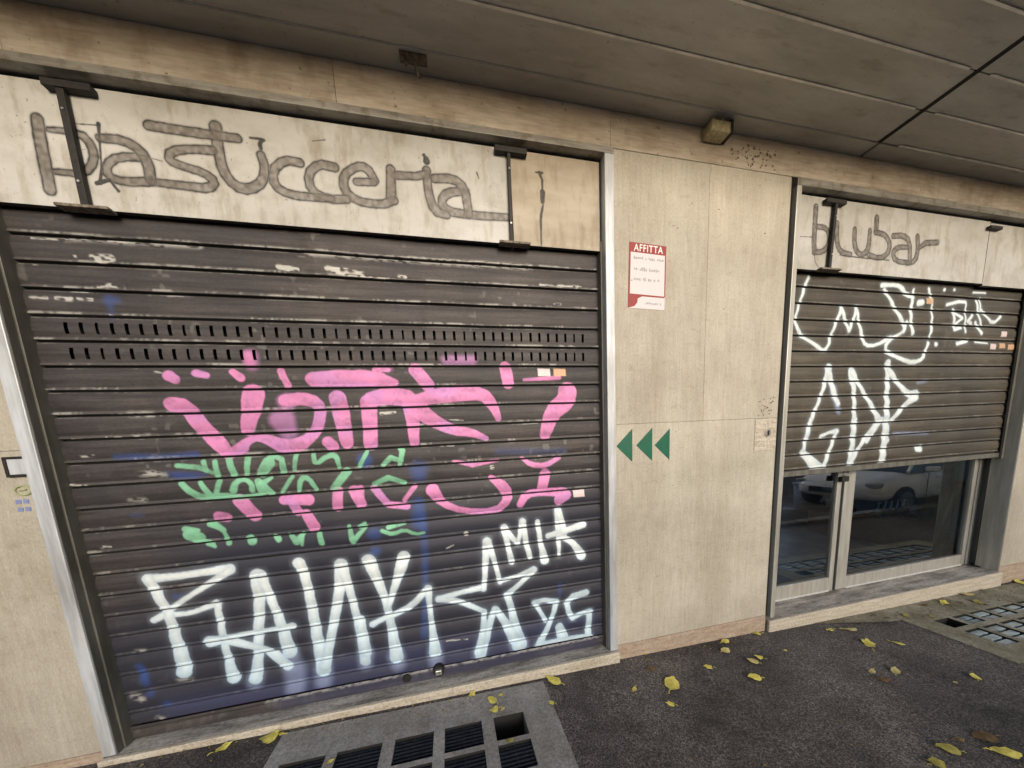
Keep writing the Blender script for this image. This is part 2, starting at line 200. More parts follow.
# ---- painted strokes: (colour, softness, [(x, z, half width) in metres on the surface])
PAINT_LEFT=[('b',2,[(-1.735,1.677,0.009),(-1.417,1.671,0.0069)]),('b',2,[(-1.581,1.568,0.0141),(-1.402,1.555,0.009)]),('b',2,[(-0.535,1.582,0.0456),(-0.532,1.582,0.0416)]),('b',4,[(-0.209,1.499,0.057),(-0.212,1.468,0.0456)]),('b',4,[(-0.245,1.273,0.0342),(-0.251,1.128,0.0342)]),('b',4,[(-0.306,1.998,0.0183),(-0.304,1.998,0.0183)]),('b',4,[(-0.535,1.567,0.0304),(-0.532,1.567,0.0304)]),('b',4,[(0.333,1.584,0.0131),(0.818,1.565,0.007)]),('b',2,[(-0.218,1.282,0.0271),(-0.214,1.15,0.0244),(-0.218,0.978,0.0244),(-0.234,0.728,0.0171),(-0.283,0.317,0.0209)]),('b',2,[(-0.529,1.093,0.0415),(-0.524,1.093,0.0384)]),('b',2,[(-0.538,0.97,0.0318),(-0.533,0.969,0.0294)]),('b',2,[(0.751,0.551,0.0112),(0.748,0.466,0.0112)]),('b',2,[(-1.909,0.419,0.0105),(-1.912,0.336,0.0208)]),('b',2,[(-1.901,0.248,0.022),(-1.899,0.247,0.0203)]),('b',2,[(-1.828,0.157,0.0139),(-1.826,0.156,0.0124)]),('b',2,[(-1.675,2.489,0.0262),(-1.642,2.487,0.0114)]),('b',2,[(-1.677,2.455,0.0087),(-1.686,2.407,0.007)]),('b',2,[(-1.8,1.678,0.0131),(-1.598,1.666,0.0077),(-1.43,1.673,0.0139)]),('b',2,[(-1.781,1.349,0.0057),(-1.736,1.346,0.0035)]),('b',2,[(-1.543,1.557,0.0172),(-1.442,1.544,0.0107)]),('b',2,[(-1.92,0.439,0.0167),(-1.902,0.311,0.0167)]),('b',2,[(-1.827,0.166,0.0153),(-1.825,0.165,0.0141)]),('b',2,[(-1.67,0.844,0.0167),(-1.625,0.837,0.0103)]),('q',2,[(-0.963,1.847,0.0703),(-0.945,1.791,0.0513)]),('q',2,[(-0.935,1.955,0.041),(-0.933,1.955,0.0492)]),('q',2,[(-1.073,2.214,0.0352),(-1.08,2.169,0.0352)]),('p',1,[(-1.483,2.107,0.0295),(-1.459,2.088,0.0262)]),('p',1,[(-1.355,2.121,0.0223),(-1.307,2.108,0.0176)]),('p',1,[(-1.179,2.128,0.018),(-1.143,2.094,0.0234)]),('p',1,[(-0.935,2.132,0.0199),(-0.907,2.049,0.0199)]),('p',1,[(-1.493,1.953,0.041),(-1.429,1.941,0.041),(-1.379,1.836,0.0424),(-1.305,1.726,0.0449),(-1.273,1.669,0.0352)]),('p',1,[(-1.273,1.669,0.0176),(-1.205,1.686,0.0385),(-1.161,1.739,0.0218),(-1.105,1.754,0.0193),(-1.052,1.74,0.0321),(-0.984,1.695,0.0436),(-0.895,1.697,0.0422),(-0.824,1.743,0.0321),(-0.778,1.798,0.0321),(-0.752,1.881,0.0334),(-0.76,1.944,0.0352),(-0.833,1.973,0.0385),(-0.934,1.962,0.0359)]),('p',1,[(-1.093,1.999,0.059),(-1.116,1.92,0.0513),(-1.152,1.8,0.0347)]),('p',1,[(-0.768,2.082,0.0422),(-0.612,2.087,0.0506),(-0.453,2.079,0.0492)]),('p',1,[(-0.646,1.969,0.0488),(-0.637,1.878,0.0506),(-0.625,1.698,0.038)]),('p',1,[(-0.731,1.707,0.0352),(-0.708,1.68,0.0352)]),('p',1,[(-1.256,1.389,0.0385),(-1.191,1.289,0.0385)]),('p',1,[(-1.372,1.298,0.0321),(-1.338,1.29,0.0295)]),('p',1,[(-1.022,1.368,0.0295),(-0.888,1.355,0.0352)]),('p',1,[(-0.98,1.349,0.0257),(-0.956,1.287,0.0281)]),('p',1,[(-0.912,1.268,0.0295),(-0.877,1.181,0.0352)]),('p',1,[(-0.715,1.4,0.0309),(-0.727,1.295,0.0308)]),('p',1,[(-0.619,1.392,0.0352),(-0.587,1.305,0.0334)]),('p',1,[(-0.503,2.093,0.0464),(-0.383,2.071,0.0464),(-0.301,2.056,0.0211)]),('p',1,[(-0.45,1.958,0.0464),(-0.351,1.978,0.0562),(-0.239,1.961,0.0534)]),('p',1,[(-0.473,1.937,0.0492),(-0.478,1.8,0.0449),(-0.487,1.683,0.0422)]),('p',1,[(-0.234,1.939,0.0422),(-0.216,1.82,0.0422),(-0.219,1.677,0.0304)]),('p',1,[(-0.417,2.135,0.0141),(-0.335,2.134,0.0141)]),('p',1,[(-0.172,2.134,0.0422),(-0.101,2.039,0.0422)]),('p',1,[(-0.168,1.945,0.038),(-0.047,1.972,0.0501),(0.105,1.984,0.0541),(0.246,1.981,0.0436),(0.313,1.91,0.038),(0.347,1.815,0.0228)]),('p',1,[(-0.193,1.916,0.0656),(-0.119,1.831,0.0464),(0.04,1.741,0.0334),(0.149,1.729,0.0304),(0.257,1.68,0.0164)]),('p',1,[(0.416,2.147,0.041),(0.43,2.048,0.041)]),('p',1,[(0.543,2.065,0.0098),(0.8,2.078,0.0152)]),('p',1,[(0.858,1.978,0.0702),(0.848,1.921,0.0689),(0.738,1.843,0.0614),(0.68,1.689,0.041)]),('p',1,[(0.499,1.533,0.0115),(0.565,1.479,0.0197),(0.67,1.463,0.0193),(0.78,1.516,0.0164)]),('p',1,[(0.024,1.539,0.0098),(0.148,1.507,0.018),(0.33,1.527,0.0098)]),('p',1,[(0.668,1.404,0.041),(0.636,1.286,0.0377)]),('p',1,[(0.272,1.408,0.0213),(0.368,1.326,0.0438),(0.388,1.239,0.0316),(0.29,1.163,0.023),(0.06,1.186,0.0197),(-0.077,1.257,0.0258),(-0.131,1.351,0.0456)]),('p',1,[(-0.242,1.392,0.0164),(-0.317,1.303,0.0141)]),('p',1,[(-0.497,1.397,0.0253),(-0.423,1.282,0.0228),(-0.307,1.258,0.0228)]),('p',1,[(0.472,1.197,0.0263),(0.52,1.27,0.0295),(0.662,1.275,0.0263),(0.844,1.251,0.0431),(0.768,1.204,0.0386)]),('p',1,[(-0.581,1.404,0.0211),(-0.586,1.297,0.0211)]),('q',2,[(0.024,2.195,0.0263),(0.199,2.195,0.0285)]),('q',2,[(-0.404,2.143,0.0122),(-0.324,2.143,0.0122)]),('p',2,[(-1.09,2.219,0.0223),(-1.087,2.182,0.0278)]),('g',1,[(-1.528,1.614,0.0138),(-1.429,1.598,0.0149),(-1.344,1.551,0.0103)]),('g',1,[(-1.401,1.63,0.0128),(-1.393,1.575,0.0128)]),('g',1,[(-1.344,1.626,0.0141),(-1.34,1.543,0.0154)]),('g',1,[(-1.273,1.631,0.0167),(-1.257,1.544,0.0183)]),('g',1,[(-1.177,1.636,0.0169),(-1.193,1.54,0.0128)]),('g',1,[(-1.117,1.541,0.0257),(-1.072,1.602,0.0352),(-1.053,1.643,0.0154)]),('g',1,[(-1.03,1.634,0.0141),(-1.0,1.618,0.0154),(-0.999,1.54,0.0183)]),('g',1,[(-0.921,1.642,0.0141),(-0.94,1.55,0.0116)]),('g',1,[(-0.825,1.636,0.0128),(-0.821,1.571,0.0127),(-0.741,1.627,0.0169),(-0.695,1.621,0.0169),(-0.687,1.547,0.0116)]),('g',1,[(-0.733,1.417,0.0228),(-0.646,1.518,0.0258)]),('g',1,[(-0.516,1.633,0.0122),(-0.57,1.547,0.0122)]),('g',1,[(-1.529,1.51,0.0154),(-1.483,1.448,0.0199),(-1.424,1.416,0.0193),(-1.329,1.421,0.0218),(-1.248,1.403,0.0154),(-1.161,1.409,0.0128),(-1.083,1.431,0.009)]),('g',1,[(-1.438,1.509,0.0117),(-1.399,1.43,0.0193)]),('g',1,[(-1.339,1.511,0.0152),(-1.37,1.427,0.0141)]),('g',1,[(-1.277,1.448,0.0193),(-1.257,1.502,0.0167),(-1.207,1.512,0.0117),(-1.176,1.475,0.0154),(-1.181,1.44,0.0154)]),('g',1,[(-1.143,1.493,0.0193),(-1.133,1.435,0.0211)]),('g',1,[(-1.072,1.509,0.0103),(-1.126,1.478,0.0193),(-1.08,1.414,0.0167)]),('g',1,[(-0.958,1.508,0.0116),(-1.022,1.419,0.0112)]),('g',1,[(-0.932,1.418,0.0112),(-0.911,1.497,0.0167),(-0.87,1.494,0.0141),(-0.834,1.418,0.0122)]),('g',1,[(-1.551,1.242,0.0167),(-1.49,1.227,0.0128)]),('g',1,[(-1.414,1.262,0.0193),(-1.362,1.213,0.0154)]),('g',1,[(-0.565,1.546,0.0112),(-0.513,1.64,0.0098)]),('g',1,[(-0.427,1.545,0.0137),(-0.377,1.587,0.0183),(-0.314,1.565,0.0152)]),('g',1,[(-0.32,1.647,0.0098),(-0.3,1.628,0.0183),(-0.324,1.538,0.0122)]),('g',1,[(-0.494,1.425,0.0152),(-0.404,1.459,0.0183),(-0.306,1.42,0.0141)]),('g',1,[(-0.61,1.151,0.0141),(-0.579,1.172,0.0106)]),('g',1,[(-0.439,1.125,0.0152),(-0.333,1.145,0.0106)]),('g',1,[(-1.532,1.205,0.0344),(-1.492,1.184,0.0325)]),('g',1,[(-1.512,1.171,0.0134),(-1.461,1.158,0.0115)]),('g',1,[(-1.428,1.257,0.0172),(-1.363,1.218,0.0096),(-1.35,1.13,0.0153)]),('g',1,[(-1.446,1.142,0.0227),(-1.424,1.117,0.0096)]),('g',1,[(-1.232,1.148,0.023),(-1.227,1.126,0.0248)]),('g',1,[(-1.097,1.143,0.0167),(-1.085,1.12,0.0181)]),('g',1,[(-1.019,1.146,0.0103),(-0.987,1.096,0.023),(-0.941,1.148,0.0113)]),('g',1,[(-0.954,1.127,0.0136),(-0.961,1.07,0.0096)]),('g',1,[(-0.854,1.131,0.0158),(-0.847,1.068,0.0165)]),('g',1,[(-0.675,1.164,0.0113),(-0.663,1.057,0.0181),(-0.571,1.152,0.0105)]),('g',1,[(-0.479,1.107,0.0136),(-0.417,1.075,0.0147),(-0.336,1.102,0.0113),(-0.273,1.059,0.0122),(-0.215,1.064,0.0098)]),('s',0,[(-1.709,2.692,0.0133),(-1.67,2.686,0.0245),(-1.629,2.693,0.0166)]),('s',0,[(-1.712,2.553,0.0068),(-1.661,2.56,0.0117),(-1.63,2.554,0.0061)]),('s',0,[(-1.78,2.694,0.0061),(-1.778,2.694,0.0061)]),('s',0,[(-1.89,2.489,0.0102),(-1.836,2.487,0.0131)]),('s',0,[(-1.803,2.493,0.0087),(-1.752,2.49,0.0102)]),('s',0,[(-1.997,2.489,0.0047),(-1.929,2.487,0.007)]),('s',0,[(-1.957,2.647,0.003),(-1.943,2.646,0.0035)]),('s',0,[(-1.836,2.528,0.0035),(-1.765,2.526,0.0026)]),('s',0,[(-1.688,2.417,0.0035),(-1.665,2.408,0.0026)]),('s',0,[(-1.504,2.407,0.0048),(-1.479,2.405,0.0039)]),('s',0,[(-1.94,2.77,0.0044),(-1.803,2.771,0.0063)]),('s',0,[(-1.683,2.785,0.0079),(-1.555,2.781,0.0096)]),('s',0,[(-1.423,2.523,0.0035),(-1.344,2.525,0.0039)]),('s',2,[(-1.803,2.771,0.0039),(-1.684,2.781,0.007),(-1.507,2.774,0.0061),(-1.231,2.777,0.007)]),('s',0,[(-0.868,2.697,0.0119),(-0.818,2.691,0.0152),(-0.766,2.69,0.0068)]),('s',0,[(-1.553,2.131,0.0051),(-1.516,2.124,0.0034)]),('s',0,[(-1.773,1.908,0.003),(-1.563,1.898,0.0056)]),('s',0,[(-0.613,2.703,0.013),(-0.523,2.69,0.0223),(-0.412,2.683,0.0119)]),('s',0,[(-0.219,2.688,0.0074),(-0.18,2.681,0.0122)]),('s',0,[(0.688,2.682,0.0071),(0.982,2.683,0.0066)]),('s',0,[(0.78,2.566,0.0033),(0.829,2.564,0.0059)]),('s',0,[(-0.579,2.678,0.0037),(-0.28,2.666,0.0041)]),('s',2,[(-0.745,2.776,0.0102),(-0.382,2.782,0.0093),(0.22,2.782,0.0132),(0.623,2.786,0.011)]),('s',2,[(-1.693,1.905,0.008),(-1.599,1.902,0.009)]),('s',2,[(-1.71,1.577,0.0059),(-1.656,1.576,0.0149),(-1.592,1.566,0.0051)]),('s',2,[(-1.778,1.437,0.0023),(-1.714,1.431,0.0046)]),('s',0,[(-0.404,1.87,0.0112),(-0.319,1.875,0.007)]),('s',0,[(-0.06,1.645,0.0028),(0.032,1.644,0.0049)]),('s',0,[(-0.008,1.815,0.0038),(0.107,1.808,0.0038)]),('s',0,[(0.28,1.481,0.0148),(0.284,1.481,0.0148)]),('s',0,[(0.511,1.768,0.0025),(0.631,1.77,0.0025)]),('s',0,[(-1.966,1.782,0.0035),(-1.925,1.78,0.0026)]),('s',0,[(-1.819,1.787,0.0049),(-1.817,1.787,0.0044)]),('s',0,[(-1.781,1.784,0.0043),(-1.755,1.784,0.0039)]),('s',0,[(-1.693,1.786,0.0038),(-1.668,1.782,0.0039)]),('s',0,[(-1.952,1.688,0.0043),(-1.893,1.689,0.0059)]),('s',0,[(-2.013,1.544,0.0096),(-1.973,1.535,0.0035)]),('s',0,[(-1.956,1.534,0.0029),(-1.931,1.535,0.0032)]),('s',0,[(-1.954,1.185,0.0086),(-1.91,1.181,0.0044)]),('s',0,[(-2.003,1.292,0.0024),(-1.924,1.294,0.0022)]),('s',2,[(-1.748,0.304,0.0043),(-1.679,0.295,0.0058)]),('s',2,[(-1.921,0.536,0.0024),(-1.884,0.531,0.0048)]),('s',2,[(-1.982,0.255,0.0139),(-1.94,0.218,0.0096)]),('s',2,[(-1.869,0.066,0.0139),(-1.886,0.084,0.0058)]),('s',2,[(-1.833,0.043,0.0029),(-1.369,0.033,0.0029)]),('s',0,[(-0.074,0.935,0.0037),(-0.024,0.954,0.0037)]),('s',0,[(0.066,1.024,0.0147),(0.071,1.024,0.0157)]),('s',0,[(-0.13,0.246,0.0039),(0.02,0.23,0.0039)]),('t',0,[(0.66,2.116,0.0279),(0.718,2.115,0.0258)]),('k',0,[(0.777,2.115,0.0279),(0.833,2.115,0.0279)]),('t',0,[(0.896,1.243,0.0262),(0.96,1.237,0.0246)]),('w',1,[(-1.78,0.971,0.0282),(-1.696,0.966,0.0231),(-1.603,0.966,0.0218),(-1.484,0.971,0.0218),(-1.369,0.97,0.0319)]),('w',1,[(-1.37,0.962,0.0257),(-1.484,0.897,0.018),(-1.602,0.833,0.0154),(-1.706,0.769,0.0174)]),('w',1,[(-1.796,0.714,0.0195),(-1.721,0.749,0.0207),(-1.707,0.731,0.0154),(-1.608,0.726,0.0153),(-1.519,0.751,0.0167),(-1.471,0.766,0.0218)]),('w',1,[(-1.469,0.758,0.0193),(-1.471,0.689,0.0197),(-1.473,0.501,0.0211),(-1.467,0.372,0.0244),(-1.46,0.256,0.0408)]),('w',1,[(-1.78,0.971,0.0282),(-1.749,0.857,0.0282),(-1.718,0.733,0.0257),(-1.712,0.565,0.0321),(-1.7,0.423,0.0416),(-1.708,0.353,0.0424)]),('w',1,[(-1.229,0.904,0.0471),(-1.239,0.789,0.0334),(-1.255,0.682,0.0309),(-1.288,0.497,0.0291),(-1.311,0.338,0.0295),(-1.342,0.221,0.0395)]),('w',1,[(-1.212,0.886,0.0321),(-1.18,0.749,0.025),(-1.151,0.584,0.0289),(-1.127,0.366,0.0425)]),('w',1,[(-1.544,0.524,0.038),(-1.469,0.525,0.025),(-1.378,0.539,0.0153),(-1.262,0.543,0.0141),(-1.156,0.543,0.0153),(-1.089,0.543,0.025)]),('w',1,[(-1.47,0.517,0.025),(-1.375,0.474,0.0236),(-1.267,0.419,0.0239),(-1.197,0.347,0.0319),(-1.153,0.271,0.0347)]),('w',1,[(-0.994,0.955,0.0366),(-0.971,0.874,0.0273),(-0.96,0.696,0.0304),(-0.955,0.465,0.0334),(-0.946,0.259,0.0425),(-0.947,0.191,0.0456)]),('w',1,[(-0.936,0.223,0.038),(-0.89,0.367,0.0273),(-0.829,0.575,0.0304),(-0.777,0.764,0.0334),(-0.755,0.914,0.0394)]),('w',1,[(-0.753,0.906,0.038),(-0.727,0.773,0.0258),(-0.705,0.586,0.0243),(-0.688,0.413,0.0289),(-0.682,0.202,0.0349)]),('w',1,[(-0.597,0.925,0.0304),(-0.561,0.83,0.0273)]),('h',4,[(-1.127,0.366,0.0425),(-1.114,0.211,0.0608),(-1.129,0.094,0.0532)]),('h',4,[(-0.947,0.191,0.0486),(-0.958,0.106,0.0456)]),('h',4,[(-1.338,0.245,0.0347),(-1.353,0.19,0.038)]),('w',1,[(-0.682,0.517,0.0302),(-0.674,0.272,0.0391)]),('w',1,[(-0.582,0.916,0.0427),(-0.548,0.786,0.0329),(-0.507,0.634,0.0247),(-0.492,0.464,0.0263),(-0.48,0.251,0.0411),(-0.478,0.192,0.0462)]),('w',1,[(-0.361,0.913,0.0411),(-0.389,0.835,0.0391),(-0.432,0.732,0.0249),(-0.499,0.559,0.0165)]),('w',1,[(-0.607,0.466,0.023),(-0.547,0.489,0.0165),(-0.471,0.507,0.0214),(-0.349,0.552,0.0246),(-0.266,0.623,0.0228),(-0.223,0.666,0.0249)]),('w',1,[(-0.223,0.663,0.0266),(-0.224,0.511,0.0178),(-0.22,0.356,0.0211),(-0.215,0.177,0.0437)]),('w',1,[(-0.158,0.573,0.0247),(0.005,0.598,0.0171),(0.143,0.609,0.0213)]),('w',1,[(0.166,0.598,0.0209),(0.18,0.697,0.019),(0.193,0.81,0.0249),(0.212,0.95,0.032)]),('w',1,[(0.212,0.95,0.032),(0.25,0.831,0.0196),(0.271,0.722,0.0171),(0.288,0.632,0.0183)]),('w',1,[(0.289,0.638,0.0171),(0.42,0.661,0.0163),(0.549,0.692,0.0264)]),('w',1,[(0.555,0.685,0.0209),(0.437,0.599,0.019),(0.335,0.525,0.0264)]),('w',1,[(0.335,0.525,0.0264),(0.364,0.409,0.0247),(0.379,0.263,0.0406),(0.407,0.111,0.0603)]),('w',1,[(0.243,0.43,0.0244),(0.304,0.318,0.0305),(0.373,0.159,0.0467)]),('w',1,[(0.234,0.432,0.0228),(0.189,0.319,0.0266),(0.153,0.203,0.0323),(0.106,0.079,0.038)]),('w',1,[(-0.158,0.573,0.0247),(-0.053,0.549,0.0231),(0.051,0.493,0.019),(0.158,0.425,0.019)]),('w',1,[(0.158,0.425,0.019),(0.138,0.267,0.0247),(0.099,0.111,0.0361)]),('w',1,[(0.343,1.039,0.0266),(0.366,0.884,0.019),(0.384,0.775,0.0244)]),('w',1,[(0.35,1.028,0.0231),(0.398,0.956,0.0209),(0.438,0.909,0.0178)]),('w',1,[(0.438,0.909,0.016),(0.461,0.987,0.0178),(0.481,1.071,0.0247)]),('w',1,[(0.484,1.065,0.0244),(0.501,0.905,0.0209),(0.525,0.795,0.0209)]),('w',1,[(0.596,1.053,0.0209),(0.612,0.892,0.0183),(0.638,0.754,0.0345)]),('w',1,[(0.757,1.125,0.0285),(0.756,0.953,0.0223),(0.754,0.778,0.0133)]),('w',1,[(0.76,1.109,0.0284),(0.793,1.008,0.0244),(0.807,0.947,0.019)]),('w',1,[(0.674,0.939,0.0231),(0.791,0.959,0.0223),(0.957,0.996,0.0264)]),('w',1,[(0.76,0.937,0.0264),(0.86,0.871,0.0228),(0.906,0.805,0.0305),(0.934,0.755,0.0386)]),('w',1,[(0.543,0.43,0.0223),(0.618,0.438,0.0203),(0.72,0.41,0.0223)]),('w',1,[(0.543,0.43,0.0223),(0.584,0.35,0.0163),(0.622,0.27,0.0183)]),('w',1,[(0.72,0.406,0.0223),(0.673,0.271,0.0183),(0.618,0.175,0.0244),(0.561,0.069,0.0323)]),('w',1,[(0.733,0.196,0.0345),(0.762,0.104,0.0467)]),('w',1,[(0.571,0.067,0.0297),(0.676,0.074,0.0259),(0.868,0.066,0.0343),(0.989,0.06,0.0302)]),('w',1,[(0.965,0.444,0.0284),(0.857,0.43,0.0274),(0.803,0.386,0.0223)]),('w',1,[(0.803,0.386,0.0223),(0.815,0.31,0.0229),(0.848,0.25,0.0244)]),('w',1,[(0.848,0.25,0.0223),(0.939,0.277,0.0203),(0.994,0.278,0.0284)]),('w',1,[(0.994,0.278,0.0244),(0.98,0.15,0.0259),(0.973,0.052,0.0297)]),('h',4,[(-0.478,0.192,0.0533),(-0.475,0.133,0.044)]),('h',4,[(-0.674,0.272,0.0444),(-0.684,0.179,0.0387)]),('h',4,[(-0.215,0.177,0.0475),(-0.217,0.087,0.0418)]),('h',4,[(0.407,0.111,0.0646),(0.407,0.047,0.0609)]),('h',4,[(0.099,0.111,0.0418),(0.085,0.052,0.038)]),('h',4,[(0.551,0.06,0.0305),(0.977,0.04,0.0297)]),('m',5,[(-2.0,0.35,0.42),(1.1,0.35,0.42)]),('m',5,[(-1.3,1.0,0.3),(1.0,1.0,0.3)]),('n',3,[(-1.107,0.049,0.0678),(-0.439,0.052,0.0783),(0.324,0.055,0.074),(1.017,0.048,0.0592)]),('n',3,[(-1.087,0.199,0.0604),(1.021,0.214,0.0419)]),('n',3,[(-1.793,0.121,0.0619),(-0.983,0.071,0.1018)])]
PAINT_RIGHT=[('w',1,[(3.005,2.86,0.014),(2.973,2.783,0.0163),(2.933,2.657,0.0133),(2.902,2.56,0.014),(2.908,2.492,0.0163),(2.982,2.405,0.0174)]),('w',1,[(2.982,2.405,0.0152),(3.152,2.328,0.0163),(3.24,2.282,0.0186),(3.285,2.33,0.017),(3.297,2.401,0.0163),(3.353,2.523,0.0163),(3.396,2.635,0.0209)]),('w',1,[(3.396,2.635,0.0186),(3.449,2.546,0.017),(3.504,2.456,0.0163)]),('w',1,[(3.504,2.456,0.0163),(3.544,2.549,0.0163),(3.566,2.647,0.0186)]),('w',1,[(3.567,2.641,0.0163),(3.619,2.51,0.0163),(3.671,2.408,0.0206),(3.71,2.335,0.017),(3.846,2.337,0.0155),(4.02,2.41,0.0188)]),('w',1,[(3.833,2.84,0.0219),(3.952,2.85,0.017),(4.06,2.845,0.0194),(4.149,2.777,0.0232),(4.246,2.764,0.017)]),('w',1,[(3.874,2.805,0.0194),(3.974,2.707,0.017),(4.083,2.607,0.0206),(4.175,2.524,0.0202),(4.17,2.46,0.0155),(4.051,2.41,0.0152),(3.961,2.349,0.0206),(3.974,2.306,0.017)]),('w',1,[(3.992,2.285,0.0215),(4.177,2.221,0.0188),(4.345,2.188,0.0215),(4.455,2.222,0.0195),(4.491,2.3,0.0167),(4.512,2.367,0.0195)]),('w',1,[(4.235,2.822,0.0152),(4.231,2.664,0.0228),(4.247,2.569,0.0188),(4.293,2.452,0.0215)]),('w',1,[(4.203,2.546,0.0202),(4.17,2.46,0.0155)]),('w',1,[(3.974,2.403,0.0134),(4.066,2.415,0.0134)]),('w',1,[(4.425,2.842,0.0134),(4.491,2.749,0.0111),(4.528,2.555,0.0161)]),('w',1,[(4.536,2.512,0.0188),(4.529,2.456,0.0167),(4.519,2.423,0.0107)]),('w',1,[(4.616,2.358,0.0215),(4.622,2.358,0.0223)]),('w',1,[(4.318,2.716,0.0278),(4.365,2.722,0.0278)]),('w',1,[(4.689,2.713,0.0158),(4.847,2.746,0.0167),(4.952,2.745,0.0163)]),('w',1,[(4.786,2.673,0.0167),(4.845,2.508,0.0195)]),('w',1,[(4.798,2.651,0.0139),(4.931,2.6,0.0167),(4.838,2.541,0.0139)]),('w',1,[(4.847,2.497,0.0205),(4.948,2.517,0.0144)]),('w',1,[(4.952,2.745,0.0136),(5.01,2.477,0.0144)]),('w',1,[(5.083,2.638,0.0139),(5.024,2.58,0.0195),(5.082,2.559,0.0144)]),('w',1,[(5.134,2.572,0.0147),(5.248,2.471,0.0182)]),('w',1,[(5.109,2.763,0.0167),(5.178,2.618,0.0139),(5.23,2.551,0.0115)]),('w',1,[(5.15,2.787,0.0115),(5.186,2.664,0.0111)]),('w',1,[(5.199,2.687,0.0139),(5.264,2.644,0.0139),(5.395,2.56,0.0173),(5.508,2.64,0.0149)]),('w',1,[(4.624,2.84,0.0152),(4.63,2.841,0.0167)]),('w',1,[(4.758,2.847,0.0134),(4.764,2.847,0.0139)]),('w',1,[(5.038,2.838,0.0086),(5.218,2.841,0.0084)]),('w',1,[(4.909,2.366,0.0195),(5.063,2.398,0.0173)]),('w',1,[(5.175,2.388,0.0086),(5.363,2.379,0.0086)]),('w',1,[(3.311,2.145,0.0387),(3.288,2.051,0.0272),(3.238,1.904,0.018),(3.181,1.778,0.0197),(3.147,1.693,0.0222),(3.106,1.532,0.0247)]),('w',1,[(3.309,2.113,0.0316),(3.375,1.965,0.0303),(3.448,1.835,0.0258)]),('w',1,[(3.577,2.108,0.042),(3.631,1.961,0.0258),(3.654,1.785,0.0243),(3.668,1.505,0.0339)]),('w',1,[(3.591,2.108,0.0309),(3.68,2.004,0.0206),(3.786,1.893,0.0206),(3.973,1.674,0.0322)]),('w',1,[(3.975,1.663,0.0339),(3.883,1.529,0.0255),(3.842,1.485,0.0255)]),('w',1,[(4.018,2.181,0.0387),(4.039,2.044,0.0295),(4.054,1.82,0.0339),(4.092,1.484,0.0424)]),('w',1,[(4.049,2.121,0.0295),(4.181,1.998,0.0242),(4.327,1.905,0.0278),(4.43,1.891,0.0537)]),('w',1,[(4.432,1.88,0.044),(4.295,1.802,0.0242),(4.135,1.668,0.0251)]),('w',1,[(3.146,1.703,0.0222),(3.104,1.553,0.0186),(3.086,1.445,0.0206)]),('w',1,[(3.074,1.424,0.0296),(3.166,1.352,0.0464),(3.246,1.279,0.0567),(3.338,1.239,0.0516)]),('w',1,[(3.275,1.556,0.018),(3.374,1.585,0.0155),(3.461,1.592,0.0242)]),('w',1,[(3.461,1.592,0.0215),(3.415,1.483,0.0206),(3.334,1.273,0.0258)]),('w',1,[(3.676,1.684,0.0284),(3.668,1.504,0.0268),(3.664,1.298,0.0435)]),('w',1,[(4.006,1.672,0.0322),(3.862,1.563,0.0268),(3.755,1.431,0.0226),(3.664,1.298,0.0326)]),('w',1,[(4.07,1.67,0.0403),(4.072,1.484,0.039),(4.073,1.259,0.044)]),('w',1,[(4.521,1.37,0.0264),(4.572,1.374,0.0365)]),('h',2,[(3.375,1.965,0.0419),(3.47,1.769,0.0258)]),('h',2,[(4.443,2.006,0.0111),(4.575,2.028,0.0088)]),('h',2,[(4.188,1.538,0.0147),(4.669,1.521,0.0117)]),('k',0,[(4.444,2.741,0.0295),(4.484,2.738,0.0295)]),('t',0,[(5.589,2.471,0.0334),(5.597,2.471,0.0334)]),('t',0,[(5.427,2.349,0.0346),(5.476,2.35,0.0377)]),('k',0,[(5.59,2.358,0.0317),(5.597,2.359,0.0345)]),('k',0,[(5.726,2.348,0.0334),(5.733,2.348,0.0345)])]
